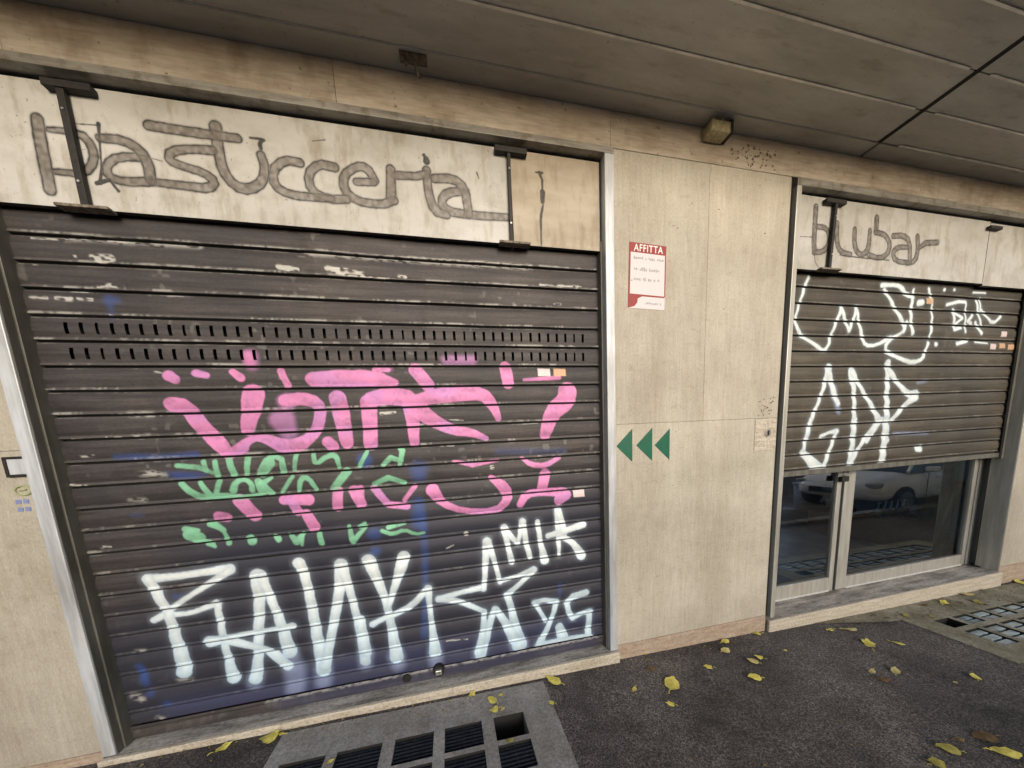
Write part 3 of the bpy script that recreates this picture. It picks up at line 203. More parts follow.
PAINT_SIGN_LEFT=[('e',0,[(-1.771,3.265,0.0184),(-1.778,3.178,0.02),(-1.78,3.073,0.02),(-1.784,2.963,0.0188)]),('e',0,[(-1.737,3.225,0.0056),(-1.619,3.228,0.0126),(-1.581,3.177,0.0138),(-1.585,3.109,0.0138),(-1.636,3.047,0.0112),(-1.762,3.046,0.0075)]),('e',0,[(-1.543,3.215,0.0138),(-1.45,3.218,0.0163),(-1.387,3.181,0.0175),(-1.366,3.122,0.0196),(-1.369,3.052,0.0182)]),('e',0,[(-1.378,3.151,0.0156),(-1.483,3.142,0.0138),(-1.54,3.101,0.0138),(-1.544,3.046,0.0138),(-1.478,3.03,0.014),(-1.367,3.045,0.0172)]),('e',0,[(-1.076,3.22,0.0168),(-1.172,3.215,0.0138),(-1.262,3.193,0.0168),(-1.276,3.149,0.015),(-1.213,3.128,0.0138),(-1.134,3.113,0.015),(-1.085,3.075,0.0168),(-1.119,3.038,0.0172),(-1.215,3.04,0.0156),(-1.36,3.043,0.0126)]),('e',0,[(-1.335,3.297,0.0175),(-1.173,3.292,0.0182),(-0.953,3.29,0.0163)]),('e',0,[(-1.045,3.33,0.0238),(-1.049,3.231,0.0196),(-1.045,3.131,0.0196),(-1.002,3.062,0.0196),(-0.932,3.052,0.0219),(-0.863,3.099,0.0182),(-0.844,3.168,0.0163),(-0.855,3.226,0.0156)]),('e',0,[(-0.671,3.211,0.0172),(-0.746,3.217,0.0172),(-0.811,3.158,0.0172),(-0.812,3.082,0.0172),(-0.739,3.047,0.0172),(-0.63,3.047,0.0156),(-0.535,3.049,0.0156)]),('d',0,[(-0.895,3.301,0.0063),(-0.822,3.303,0.0056),(-0.854,3.285,0.0109),(-0.851,3.256,0.0094)]),('d',0,[(-1.538,3.276,0.0084),(-1.552,3.167,0.005),(-1.562,3.085,0.0038),(-1.581,3.015,0.0098)]),('d',0,[(-1.594,3.013,0.01),(-1.541,3.033,0.0098)]),('d',0,[(-1.541,3.033,0.0056),(-1.512,2.987,0.007)]),('d',0,[(-1.63,3.263,0.0028),(-1.539,3.269,0.0025)]),('d',0,[(-1.391,3.16,0.0019),(-1.304,3.143,0.0021)]),('e',0,[(-0.5,3.209,0.0188),(-0.577,3.218,0.0172),(-0.639,3.162,0.0172),(-0.634,3.078,0.0172),(-0.552,3.044,0.0171),(-0.454,3.054,0.0171)]),('e',0,[(-0.301,3.157,0.0156),(-0.393,3.15,0.0141)]),('e',0,[(-0.292,3.166,0.0156),(-0.327,3.229,0.0188),(-0.384,3.23,0.0156),(-0.456,3.175,0.0188),(-0.464,3.104,0.0188),(-0.405,3.049,0.0172),(-0.271,3.043,0.0172),(-0.199,3.074,0.0187)]),('e',0,[(-0.2,3.235,0.0187),(-0.213,3.081,0.0223)]),('e',0,[(-0.186,3.205,0.0172),(-0.064,3.214,0.0154),(-0.0,3.231,0.0169)]),('e',0,[(0.002,3.251,0.0188),(0.0,3.135,0.0188),(0.028,3.038,0.0225),(0.1,3.024,0.0171)]),('e',0,[(0.043,3.214,0.0188),(0.154,3.226,0.0205),(0.221,3.183,0.0205),(0.233,3.039,0.0205)]),('e',0,[(0.224,3.167,0.0169),(0.11,3.147,0.0206),(0.069,3.092,0.0188),(0.102,3.045,0.0206),(0.233,3.036,0.0188),(0.478,3.044,0.0162)]),('d',0,[(0.004,3.312,0.0156),(0.006,3.3,0.0205)]),('d',0,[(-0.009,3.33,0.0086),(-0.005,3.331,0.0086)]),('d',0,[(0.298,3.276,0.0034),(0.309,3.244,0.0038)]),('d',0,[(-0.594,3.326,0.0023),(-0.531,3.339,0.0023)]),('d',0,[(0.696,3.321,0.0092),(0.715,3.28,0.0081),(0.714,3.209,0.0061)]),('d',0,[(0.714,3.209,0.0182),(0.712,3.155,0.0142)]),('d',0,[(0.715,3.137,0.0061),(0.695,3.063,0.0101),(0.695,2.972,0.0061),(0.692,2.898,0.0051)]),('d',0,[(0.676,3.319,0.0056),(0.717,3.32,0.0074)])]
PAINT_SIGN_RIGHT=[('e',0,[(2.956,3.339,0.0162),(2.957,3.209,0.0147),(2.96,3.096,0.0162),(2.971,3.018,0.0173)]),('e',0,[(2.979,3.201,0.0139),(3.074,3.2,0.0132),(3.116,3.146,0.0132),(3.112,3.069,0.0141),(3.052,3.023,0.0139),(2.971,3.014,0.0139)]),('e',0,[(3.185,3.241,0.0147),(3.195,3.101,0.0165),(3.247,3.033,0.0157),(3.353,3.023,0.0141)]),('e',0,[(3.377,3.212,0.0147),(3.385,3.102,0.0165),(3.428,3.038,0.0154),(3.498,3.03,0.0148),(3.549,3.087,0.0165),(3.544,3.219,0.0123)]),('e',0,[(3.606,3.316,0.0185),(3.611,3.211,0.017)]),('e',0,[(3.611,3.211,0.0139),(3.723,3.2,0.0139),(3.79,3.131,0.0161),(3.766,3.048,0.0155),(3.669,3.014,0.0145),(3.556,3.034,0.0155)]),('e',0,[(3.815,3.198,0.0155),(3.927,3.212,0.0165),(4.013,3.175,0.0172),(4.04,3.017,0.0155)]),('e',0,[(4.004,3.126,0.0121),(3.879,3.117,0.0138),(3.824,3.072,0.0161),(3.866,3.006,0.0145),(4.046,3.004,0.0138)]),('e',0,[(4.1,3.216,0.0172),(4.124,3.114,0.0172),(4.108,3.022,0.0172),(4.005,2.997,0.0121)]),('e',0,[(4.132,3.128,0.0125),(4.211,3.173,0.0161),(4.352,3.189,0.0161)]),('d',0,[(2.819,3.117,0.0031),(2.934,3.122,0.0029)]),('d',0,[(2.949,3.146,0.0063),(2.972,3.007,0.0037)]),('d',0,[(2.972,3.007,0.0029),(2.988,2.944,0.0029),(3.048,2.889,0.0031)]),('d',0,[(3.239,3.013,0.0041),(3.511,3.007,0.0049),(3.793,3.009,0.0041)]),('d',0,[(3.596,3.315,0.0077),(3.616,3.218,0.0077)])]
LEAVES=[(0.616, -0.087, 0.131, 'y', 'bright yellow leaf right by the end of the left doorstep'),
(0.534, -0.26, 0.058, 'y', 'green tinged yellow leaf on the corner of the concrete slab'),
(1.365, -0.162, 0.069, 'b', 'dull brown olive leaf on the asphalt before the stone pillar'),
(1.13, -0.298, 0.064, 'y', 'small rounded pale leaf lying alone below the pillar centre'),
(1.412, -0.321, 0.151, 'y', 'widest bright yellow leaf on the asphalt in front of the pillar'),
(1.282, -0.453, 0.073, 'y', 'upright yellow leaf directly below the widest one'),
(1.789, -0.249, 0.081, 'y', 'pale star shaped yellow leaf between widest leaf and pillar foot'),
(2.167, -0.048, 0.087, 'y', 'yellow leaf close under the pillar, upper of two together'),
(2.073, -0.136, 0.095, 'p', 'pale yellow leaf close under the pillar, lower of two together'),
(2.226, -0.08, 0.056, 'b', 'small dull leaf fragment beside the pair under the pillar'),
(2.523, -0.03, 0.099, 'y', 'curled yellow leaf touching the left end of the right doorstep'),
(2.164, -0.282, 0.086, 'p', 'pale leaf in a pair before the right doorstep, left one'),
(2.251, -0.259, 0.076, 'y', 'yellow leaf in a pair before the right doorstep, right one'),
(2.019, -0.41, 0.102, 'y', 'full yellow leaf lying alone below the pair near the doorstep'),
(1.425, -0.009, 0.041, 'y', 'tiny yellow scrap near the foot of the pillar'),
(1.929, -0.036, 0.03, 'b', 'tiny dark brown scrap at the plinth'),
(3.167, -0.15, 0.091, 'y', 'yellow star shaped leaf nearest the right doorstep centre'),
(3.335, -0.187, 0.114, 'p', 'thin pale curled leaf beside the patched asphalt'),
(3.242, -0.355, 0.14, 'y', 'large flat yellow leaf in front of the door'),
(3.457, -0.404, 0.093, 'y', 'ragged yellow leaf to the right of the large flat one'),
(2.86, -0.57, 0.082, 'p', 'pale narrow leaf above the brown one'),
(3.023, -0.604, 0.093, 'p', 'long pale leaf pointing right beside a brown leaf'),
(2.831, -0.635, 0.112, 'b', 'wide brown withered leaf in the middle of the asphalt'),
(3.45, -0.767, 0.09, 'y', 'lone yellow leaf in front of the glass block grating'),
(3.248, -0.765, 0.039, 'p', 'small whitish scrap left of the lone leaf'),
(2.501, -1.038, 0.117, 'o', 'olive yellow leaf in the dark right foreground, left of four'),
(2.635, -1.018, 0.072, 'b', 'brownish leaf behind the olive one in the right foreground'),
(2.792, -1.044, 0.115, 'b', 'tan leaf at the top of the foreground cluster'),
(2.748, -1.116, 0.123, 'y', 'brightest yellow leaf of the dark right foreground cluster'),
(2.332, -1.073, 0.107, 'o', 'yellow green leaf cut by the bottom edge of the picture'),
(4.74, -0.108, 0.119, 'y', 'bright yellow leaf against the right doorstep above the grating'),
(4.5, -0.091, 0.087, 'b', 'small yellow brown leaf left of the bright one at the doorstep'),
(4.076, -0.17, 0.092, 'o', 'olive leaf at the corner of the concrete kerb'),
(4.271, -0.236, 0.072, 'o', 'dull olive leaf scrap on the concrete beside the doorstep'),
(5.187, -0.062, 0.136, 'p', 'pale yellow leaf against the doorstep near its right end'),
(5.038, -0.19, 0.129, 'o', 'green brown leaf on the concrete over the glass blocks'),
(4.886, -0.148, 0.062, 'b', 'dark withered leaf fragment between two leaves by the doorstep'),
(5.046, -0.232, 0.066, 'b', 'dark curled leaf at the top of the glass block panel'),
(6.132, -0.054, 0.173, 'y', 'big yellow leaf against the wall at the far right edge'),
(5.481, -0.029, 0.061, 'b', 'black crumpled leaf at the end of the right doorstep'),
(3.858, -0.146, 0.072, 'b', 'faint brown leaf where the asphalt patch meets the doorstep'),
(2.523, -0.251, 0.042, 'p', 'tiny pale scrap at the left of the asphalt'),
(0.019, -0.065, 0.075, 'y', 'narrow yellow leaf on the concrete under the white padlock'),
(0.152, -0.144, 0.086, 'y', 'yellow leaf at the centre of a heap on the concrete'),
(0.21, -0.12, 0.057, 'y', 'upper right yellow leaf of the heap on the concrete'),
(0.153, -0.222, 0.086, 'y', 'lowest yellow leaf of the heap on the concrete'),
(0.206, -0.231, 0.045, 'p', 'pale leaf tip at the right of the heap'),
(-1.161, -0.07, 0.047, 'y', 'yellow leaf on dark ground under the left doorstep'),
(-0.794, -0.323, 0.046, 'y', 'yellow leaf lying between two openings of the grating'),
(0.21, -0.442, 0.055, 'o', 'dull yellow leaf on the rim of the small opening'),
(-1.215, -0.083, 0.15, 'y', 'long bright yellow leaf below the left part of the doorstep'),
(-1.461, -0.084, 0.104, 'y', 'pale yellow leaf further left below the doorstep')]

# ---------------------------------------------------------------- paint on surfaces
PC = {'p': (.66, .24, .48), 'q': (.50, .22, .46), 'g': (.22, .52, .33), 'b': (.035, .085, .30), 'w': (.74, .80, .80),
      'h': (.38, .46, .72), 's': (.50, .49, .46), 'n': (.045, .055, .14), 'm': (.026, .028, .046), 't': (.70, .58, .58), 'k': (.60, .38, .24),
      'e': (.13, .105, .085), 'd': (.012, .010, .009)}
PA = {'p': .93, 'q': .62, 'g': .92, 'b': .60, 'w': 1.0, 'h': .45, 's': .9, 'n': .55, 'm': .85, 't': .95, 'k': .9, 'e': .74, 'd': .97}
ORDER = ['m', 'n', 'q', 'b', 'p', 'g', 's', 'h', 'w', 'k', 't', 'd', 'e']
def vnoise(x, z, seed, sx, sz):
    r = np.random.default_rng(seed); T = r.random((256, 256)); u = x*sx+50; v = z*sz+50
    i = np.floor(u).astype(int); j = np.floor(v).astype(int); a = u-i; b = v-j; a = a*a*(3-2*a); b = b*b*(3-2*b)
    f = lambda p, q: T[p % 256, q % 256]
    return (f(i, j)*(1-a)+f(i+1, j)*a)*(1-b)+(f(i, j+1)*(1-a)+f(i+1, j+1)*a)*b
def smooth(e0, e1, v):
    t = np.clip((v-e0)/(e1-e0), 0, 1); return t*t*(3-2*t)
def coat(x, z, strokes, outline=False):
    n = len(x); rgb = np.zeros((n, 3)); al = np.zeros(n)
    edge = (vnoise(x, z, 3, 60, 60)-.5)*.0025
    for c, soft, pts in sorted(strokes, key=lambda s: ORDER.index(s[0])):
        pts = np.array(pts); pts[:, 2] += .004*(c == 'e'); R_ = pts[:, 2].max(); sp = {0: .003, 1: .0045, 2: .022, 3: .09, 4: .04, 5: .28}[soft]
        m = np.where((x > pts[:, 0].min()-R_-sp*3) & (x < pts[:, 0].max()+R_+sp*3) & (z > pts[:, 1].min()-R_-sp*3) & (z < pts[:, 1].max()+R_+sp*3))[0]
        if len(m) == 0: continue
        X = x[m]; Z = z[m]; best = np.full(len(m), 9.0); rad = np.full(len(m), .01)
        # smooth the polyline a little
        if len(pts) > 3:
            q = [pts[0]]
            for a, b in zip(pts[:-1], pts[1:]): q += [a*.75+b*.25, a*.25+b*.75]
            q.append(pts[-1]); pts = np.array(q)
        for a, b in zip(pts[:-1], pts[1:]):
            d = b[:2]-a[:2]; L2 = max(d@d, 1e-9); t = np.clip(((X-a[0])*d[0]+(Z-a[1])*d[1])/L2, 0, 1)
            r = a[2]+(b[2]-a[2])*t; s = np.hypot(X-a[0]-d[0]*t, Z-a[1]-d[1]*t)-r
            k = s < best; best[k] = s[k]; rad[k] = r[k]
        s = best+edge[m]
        if c in ('t', 'k'):                             # torn paper stickers are small rectangles
            s = np.maximum(np.abs(X-pts[:, 0].mean())-.045, np.abs(Z-pts[:, 1].mean())-.026)+edge[m]
        cov = 1-smooth(-sp*.9, sp*.9, s)
        col = np.array(PC[c])[None].repeat(len(m), 0)
        if c == 'e':                                    # grime left round a letter: dark rim, paler middle
            rim = np.exp(-((s+.001)/.0062)**2); inner = (1-smooth(-.006, .002, s))
            nz = vnoise(X, Z, 11, 60, 60)
            col = np.array((.11, .09, .072))[None]*(1-rim[:, None])+np.array((.008, .006, .005))[None]*rim[:, None]
            cov = np.clip(np.maximum(inner*(.58+.42*nz), rim*(.90+.3*nz)), 0, .99)
            # where a new stroke crosses an older one keep the paler inside
            k = al[m] > .5; 
            a_ = cov*np.where((rim > inner*.5) & k, .25, 1.0)
        else:
            a_ = cov*PA[c]
            if c in 'pqg':
                a_ = a_*(.74+.26*smooth(.15, .5, vnoise(X, Z, 5, 16, 30)*.6+vnoise(X, Z, 15, 70, 70)*.4)); col = col*(.80+.32*vnoise(X, Z, 6, 9, 14))[:, None]
                if c in 'pq': v_ = smooth(.55, .8, vnoise(X, Z, 16, 7, 9))[:, None]*.55; col = col*(1-v_)+np.array((.50, .24, .55))[None]*v_
            if c == 'b': a_ = a_*(.55+.45*vnoise(X, Z, 17, 10, 22))
            if c == 's': a_ = a_*smooth(.22, .5, vnoise(X, Z, 8, 45, 140))
            if c == 'w':
                halo = np.exp(-np.clip(s, 0, None)/.014)*.16
                a_ = np.maximum(a_, halo*(.8+.4*vnoise(X, Z, 9, 160, 160)))
                core = smooth(0, -.012, s) if False else np.clip(-s/np.maximum(rad, .008), 0, 1)
                bl = smooth(1.0, .15, Z)[:, None]
                col = np.array((.55, .66, .76))[None]*(1-core[:, None]**.6)+np.array((.80, .85, .83))[None]*core[:, None]**.6
                col = col*(1-bl*np.array((.22, .10, .0))[None])*(.86+.2*vnoise(X, Z, 12, 16, 16))[:, None]
        A = al[m]; nA = a_+A*(1-a_)
        rgb[m] = (col*a_[:, None]+rgb[m]*(A*(1-a_))[:, None])/np.maximum(nA, 1e-6)[:, None]; al[m] = nA
    return rgb, al
def set_attr(me, rgb, al, wear):
    a = me.color_attributes.new('paint', 'FLOAT_COLOR', 'POINT')
    a.data.foreach_set('color', np.concatenate([rgb, al[:, None]], 1).astype(np.float32).ravel())
    w = me.attributes.new('wear', 'FLOAT', 'POINT'); w.data.foreach_set('value', wear.astype(np.float32))
def grid_mesh(name, xs, zs, yfun, material, parent, strokes, wearfun=None, vents=None, smooth_=True):
    nx, nz = len(xs), len(zs); X, Z = np.meshgrid(xs, zs); x = X.ravel(); z = Z.ravel(); y = yfun(x, z)
    zw = z
    if name == 'curtain':                               # slats a little bowed and dented
        ki = np.floor((Z0-z)/SLAT+.02); zw = z+.0045*(vnoise(x, ki*.13, 31, .9, 3)-.5)+.002*(vnoise(x, ki*.77, 32, 3.5, 5)-.5)
        y = y+.008*(vnoise(x, z, 33, 1.3, 2.1)-.5)-.004*smooth(.70, .9, vnoise(x, z, 34, 3.1, 4.5))
    me = bpy.data.meshes.new(name); me.vertices.add(nx*nz); me.vertices.foreach_set('co', np.stack([x, y, zw], 1).ravel())
    i = np.arange(nx-1)[None]+np.arange(nz-1)[:, None]*nx; q = np.stack([i, i+nx, i+nx+1, i+1], -1).reshape(-1, 4)
    if vents is not None:
        cx = (xs[:-1]+xs[1:])/2; cz = (zs[:-1]+zs[1:])/2; CX, CZ = np.meshgrid(cx, cz); keep = ~vents(CX.ravel(), CZ.ravel()); q = q[keep]
    me.loops.add(len(q)*4); me.loops.foreach_set('vertex_index', q.ravel()); me.polygons.add(len(q))
    me.polygons.foreach_set('loop_start', np.arange(len(q))*4); me.polygons.foreach_set('loop_total', np.full(len(q), 4))
    me.update(calc_edges=True); me.validate()
    me.polygons.foreach_set('use_smooth', np.full(len(q), smooth_))
    rgb, al = coat(x, z, strokes)
    if vents is not None or name == 'curtain':
        tt = np.mod((Z0-z)/SLAT, 1.0); gr = (tt < .078) | (tt > .985)
        ki = np.floor((Z0-z)/SLAT); tone = np.random.default_rng(8).random(64)[(ki.astype(int)+4) % 64]*.30+.22*smooth(.5, .75, vnoise(x, z, 41, 9, .8))*smooth(.1, .5, vnoise(x, z, 42, 3, 5))
        free = 1-al; rgb = (rgb*al[:, None]+np.array((.028, .026, .027))[None]*(tone*free)[:, None])/np.maximum(al+tone*free, 1e-6)[:, None]; al = al+tone*free
        rgb[gr] = (.01, .01, .01); al[gr] = 1  # slat grooves set near black: shade of the recess put into the colour
    set_attr(me, rgb, al, wearfun(x, z) if wearfun else np.zeros(len(x)))
    me.materials.append(material); o = bpy.data.objects.new(name, me); COL.objects.link(o); o.parent = parent
    o.matrix_parent_inverse = Matrix.Translation(-Vector(parent.location))
    return o

# ---------------------------------------------------------------- ground
def gz(x): return -.10-.018*min(max(x, -3), 8)
def gsheet(name, xs, ys, material, skip=(), dz=0.0, kind='structure'):
    bm = bmesh.new(); V = {}
    def v(i, j):
        if (i, j) not in V: V[i, j] = bm.verts.new((xs[i], ys[j], gz(xs[i])+dz))
        return V[i, j]
    for i in range(len(xs)-1):
        for j in range(len(ys)-1):
            cx, cy = (xs[i]+xs[i+1])/2, (ys[j]+ys[j+1])/2
            if any(a < cx < b and c < cy < d for a, b, c, d in skip): continue
            bm.faces.new((v(i, j), v(i+1, j), v(i+1, j+1), v(i, j+1)))
    return tag(obj(name, bm, material), kind=kind)
SL_ = (-1.15, .54, -1.30, -.066); SR_ = (3.955, 7.3, -.755, -.20)
gsheet('pavement', [-60, -3, -1.15, .54, 3.955, 7.3, 8, 80], [-2.0, -1.30, -.755, -.20, -.066, .06], asphalt, skip=(SL_, SR_))
bm = B((-60, 80, -2.15, -2.0, -.5, -.17)); tag(obj('kerb', bm, concrete, bevel=.01), kind='structure')
bm = B((-60, 80, -11.5, -2.15, -.8, -.34)); tag(obj('road', bm, asphalt), kind='structure')
bm = B((-60, 80, -60, -11.5, -.6, -.12)); tag(obj('far_pavement', bm, concrete), kind='structure')
o = gsheet('concrete_strip', [3.15, 3.955, 7.3, 8], [-.1985, -.0345], concrete_r, dz=.004)
for v in o.data.vertices:
    if v.co.x < 3.2 and v.co.y < -.1: v.co.x = 3.8
# ---- left ventilation slab with iron grilled openings
def slab(name, label, cat, area, xs_h, ys_h, material, group=None):
    x0, x1, y0, y1 = area; t = thing(name, label, cat, ((x0+x1)/2, (y0+y1)/2, gz((x0+x1)/2)), group)
    xs = sorted({x0, x1} | {v for h in xs_h for v in h}); ys = sorted({y0, y1} | {v for h in ys_h for v in h})
    holes = [(a, b, c, d) for a, b in xs_h for c, d in ys_h]
    bm = bmesh.new(); V = {}
    def v(x, y, dz=0.006):
        k = (round(x, 4), round(y, 4), dz)
        if k not in V: V[k] = bm.verts.new((x, y, gz(x)+dz))
        return V[k]
    def ishole(x, y): return any(a < x < b and c < y < d for a, b, c, d in holes)
    for i in range(len(xs)-1):
        for j in range(len(ys)-1):
            a, b, c, d = xs[i], xs[i+1], ys[j], ys[j+1]
            if ishole((a+b)/2, (c+d)/2):
                for p, q in (((a, c), (b, c)), ((b, c), (b, d)), ((b, d), (a, d)), ((a, d), (a, c))):
                    bm.faces.new((v(*p), v(*q), v(*q, -.22), v(*p, -.22)))
                bm.faces.new((v(a, c, -.22), v(b, c, -.22), v(b, d, -.22), v(a, d, -.22)))
            else: bm.faces.new((v(a, c), v(b, c), v(b, d), v(a, d)))
    for p, q in (((x0, y0), (x1, y0)), ((x1, y0), (x1, y1)), ((x1, y1), (x0, y1)), ((x0, y1), (x0, y0))):
        n = 8
        bm.faces.new((v(*p), v(*p, -.1), v(*q, -.1), v(*q)))
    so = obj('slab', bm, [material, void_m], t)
    for p in so.data.polygons:
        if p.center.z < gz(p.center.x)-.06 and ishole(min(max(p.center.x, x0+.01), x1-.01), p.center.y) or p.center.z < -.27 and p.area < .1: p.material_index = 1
    return t, holes
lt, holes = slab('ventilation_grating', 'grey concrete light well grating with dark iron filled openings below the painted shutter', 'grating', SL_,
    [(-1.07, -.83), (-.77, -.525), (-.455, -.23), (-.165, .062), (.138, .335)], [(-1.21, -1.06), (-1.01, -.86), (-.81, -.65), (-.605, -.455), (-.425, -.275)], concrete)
for a, b, c, d in holes:
    if a > .1 and c > -.44: continue
    bm = bmesh.new(); zz = gz((a+b)/2)-.010
    for k in range(7):
        y = c+(d-c)*(k+.5)/7; box(bm, a-.002, b+.002, y-.0055, y+.0055, zz-.02, zz)
    box(bm, (a+b)/2-.004, (a+b)/2+.004, c, d, zz-.025, zz-.004)
    obj('grille', bm, grille_m, lt)
rt, holes = slab('glass_block_grating', 'mossy concrete pavement light with pale blue glass strips beside the glass door', 'grating', SR_,
    [(4.2+.235*k, 4.2+.235*k+.185) for k in range(12)], [(-.62, -.43), (-.385, -.275)], concrete_r)
for a, b, c, d in holes:
    if a < 4.25 and c > -.4: continue
    if random.random() < .06 and a > 4.9: continue
    bm = bmesh.new(); zz = gz((a+b)/2); n = 3 if d-c > .15 else 2; bm2 = 0
    for k in range(n):
        y = c+(d-c)*(k+.5)/n; h = (d-c)/n*.36
        box(bm, a+.008, b-.008, y-h, y+h, zz-.03, zz-.003+random.uniform(-.004, .002))
    obj('glass_strips', bm, lens_m, rt, bevel=.003)

# ---------------------------------------------------------------- the facade
XL0, XL1, XR0, XR1, ZT = -2.035, 1.121, 2.735, 5.825, 3.44
fac = thing('shop_building', 'travertine clad ground floor front holding the two shuttered shop openings', 'building', (2, 0, 0))
def panel(name, x0, x1, z0, z1, m, y0=0.0, y1=.30):
    e = .0008
    return obj(name, B((x0+e, x1-e, y0, y1, z0+e, z1-e)), m, fac, bevel=.0015)
for x0, x1 in ((-6.0, -4.1), (-4.1, -2.1), (1.187, 2.648), (5.84, 7.4), (7.4, 9.0), (9.0, 11.0)):
    zs = [0, 1.731, 3.48] if x0 != 1.187 else None
    if zs:
        for a, b in zip(zs[:-1], zs[1:]): panel('stone_panel', x0, x1, a, b, stone, 0, .10 if x0 == 5.84 else .30)
    else:
        panel('stone_panel', x0, x1, 0, 1.731, stone)
        panel('stone_panel', x0, 1.93, 1.731, 3.48, stone); panel('stone_panel', 1.93, x1, 1.731, 3.48, stone)
for x0, x1 in ((-6, -2.1), (1.187, 2.648), (5.84, 11)):
    panel('plinth', x0, x1, -.4, 0, stone_plinth, -.004, .10 if x0 > 5 else .30)
for x0, x1 in ((-6, -3.2), (-3.2, -1.8), (-1.8, -.44), (-.44, 1.169), (1.169, 2.66), (2.66, 4.198), (4.198, 5.75), (5.75, 7.4), (7.4, 11)):
    panel('lintel_stone', x0, x1, 3.48, 3.688, stone_beam, -.002)
obj('core_wall', B((-6, 11, .31, .45, 3.45, 6.5), (-6, -2.15, .31, .45, -.4, 3.45), (1.2, 2.62, .31, .45, -.4, 3.45), (6.36, 11, .31, .45, -.4, 3.45)), room_m, fac)
# upper storey over the canopy, out of the picture but it shuts off the sky
obj('upper_wall', B((-6, 11, .0, .3, 3.80, 9.0)), stone, fac)

# chipped glue spots left on the stone: thin dark scabs, one part per spot field
def scabs(x0, x1, z0, z1, n, seed, big=.012):
    q = random.Random(seed); bm = bmesh.new()
    for _ in range(n):
        cx, cz, s_ = q.uniform(x0, x1), q.uniform(z0, z1), q.uniform(.3, 1)*big
        extr(bm, [(cx+s_*math.cos(a)*q.uniform(.5, 1), cz+s_*math.sin(a)*q.uniform(.4, .9)) for a in [k*math.pi/3+q.random() for k in range(6)]][:6], -.0040, -.0012)
    return bm
scab_m = mat('dark_glue_scab', (.16, .12, .085), .8)
sc = obj('glue_spots', scabs(2.10, 2.50, 3.50, 3.63, 46, 2, .014), scab_m, fac); sc['kind'] = 'stuff'
sc = obj('glue_spots', scabs(2.45, 2.62, 1.745, 1.90, 26, 3, .009), scab_m, fac); sc['kind'] = 'stuff'
sc = obj('glue_spots', scabs(1.22, 2.6, .2, 3.4, 26, 4, .006), scab_m, fac); sc['kind'] = 'stuff'

# ---------------------------------------------------------------- canopy
can = thing('canopy', 'grey brown sheet metal canopy over the pavement above both shop fronts', 'canopy', (2, -.6, 3.7))
CD = -.80
def sheet_boards(x0, x1, off):
    y = -.098; obj('edge_sheet', B((x0, x1, y, .0, 3.690, 3.70)), canopy_m, can)
    k = 0
    while y > CD:
        y2 = max(y-.205, CD)
        obj('ceiling_sheet', B((x0, x1, y2+.004, y-.002, 3.697+off, 3.703+off)), canopy_m, can, bevel=.001)
        s0, s1 = (x0, x1-.06) if x1 < 5 else (x0+.10, x1)
        obj('ridge', B((s0, s1, y2-.007, y2+.0035, 3.692+off, 3.698+off)), ridge_m, can)
        y = y2
sheet_boards(-7, 3.285, 0.0); sheet_boards(3.315, 12, .001)
obj('ridge', B((-7, 3.2, -.1005, -.098, 3.6925, 3.697)), ridge_m, can); obj('ridge', B((3.5, 12, -.112, -.098, 3.692, 3.697)), ridge_m, can)
obj('seam', B((3.282, 3.318, CD, -.10, 3.694, 3.71)), void_m, can)
obj('deck', B((-7, 12, CD-.03, .0, 3.705, 3.80)), canopy_m, can)
obj('fascia', B((-7, 12, CD-.06, CD-.03, 3.70, 3.86)), alu_frame, can)
t = thing('hanging_clip', 'small rusty metal clip hanging from the canopy above the left lintel', 'clip', (-.02, -.06, 3.69))
obj('plate', B((-.09, .05, -.09, -.045, 3.678, 3.690)), rust_plate, t, bevel=.002)
obj('hook', tube(tube(bmesh.new(), [(-.01, -.065, 3.68), (-.01, -.07, 3.63), (.005, -.07, 3.60)], .007), [(-.06, -.065, 3.68), (-.06, -.07, 3.65)], .009), rust_plate, t)

t = thing('junction_box', 'small yellowed cable box with two stubs under the canopy above the stone pillar', 'junction box', (1.93, -.04, 3.70))
obj('body', B((1.85, 2.0, -.085, -.004, 3.598, 3.662)), plastic_yel, t, bevel=.008)
for x in (1.885, 1.955): obj('stub', tube(bmesh.new(), [(x, -.055, 3.662), (x, -.055, 3.689)], .015), plastic_yel, t)
obj('side_shade', B((2.001, 2.03, -.078, -.004, 3.603, 3.685)), black_steel, t, bevel=.004)

# ---------------------------------------------------------------- roller shutters
SLAT = .1261; Z0 = 2.79
def prof(z, ybase):
    t = np.mod((Z0-z)/SLAT, 1.0)
    y = ybase-.009*np.sin(np.pi*np.clip((t-.09)/.86, 0, 1))**.8
    y = np.where(t < .075, ybase+.013, y); y = np.where((t > .90) & (t < .985), ybase-.008, y)
    return y, t
def zrows(ztop, zbot):
    ts = np.array([.0, .004, .072, .080, .10, .14, .19, .24, .29, .34, .39, .44, .49, .54, .59, .64, .69, .74, .79, .84, .885, .905, .93, .96, .983, .990])
    out = []
    k = int(math.floor((Z0-ztop)/SLAT))-1
    while True:
        for t in ts:
            z = Z0-SLAT*(k+t)
            if zbot <= z <= ztop: out.append(z)
        k += 1
        if Z0-SLAT*k < zbot: break
    return np.array(out)
shutter_metal = painted('shutter_metal', (.060, .054, .057), .58, [((2.2, 3, 40), 6, .35, .65, (.55, .54, .54), (1.35, 1.3, 1.25)), ((1.1, 1, .8), 4, .35, .65, (.68, .68, .74), (1.25, 1.2, 1.1)), ((50, 50, 90), 3, .35, .6, g(.75), W1)], .25)
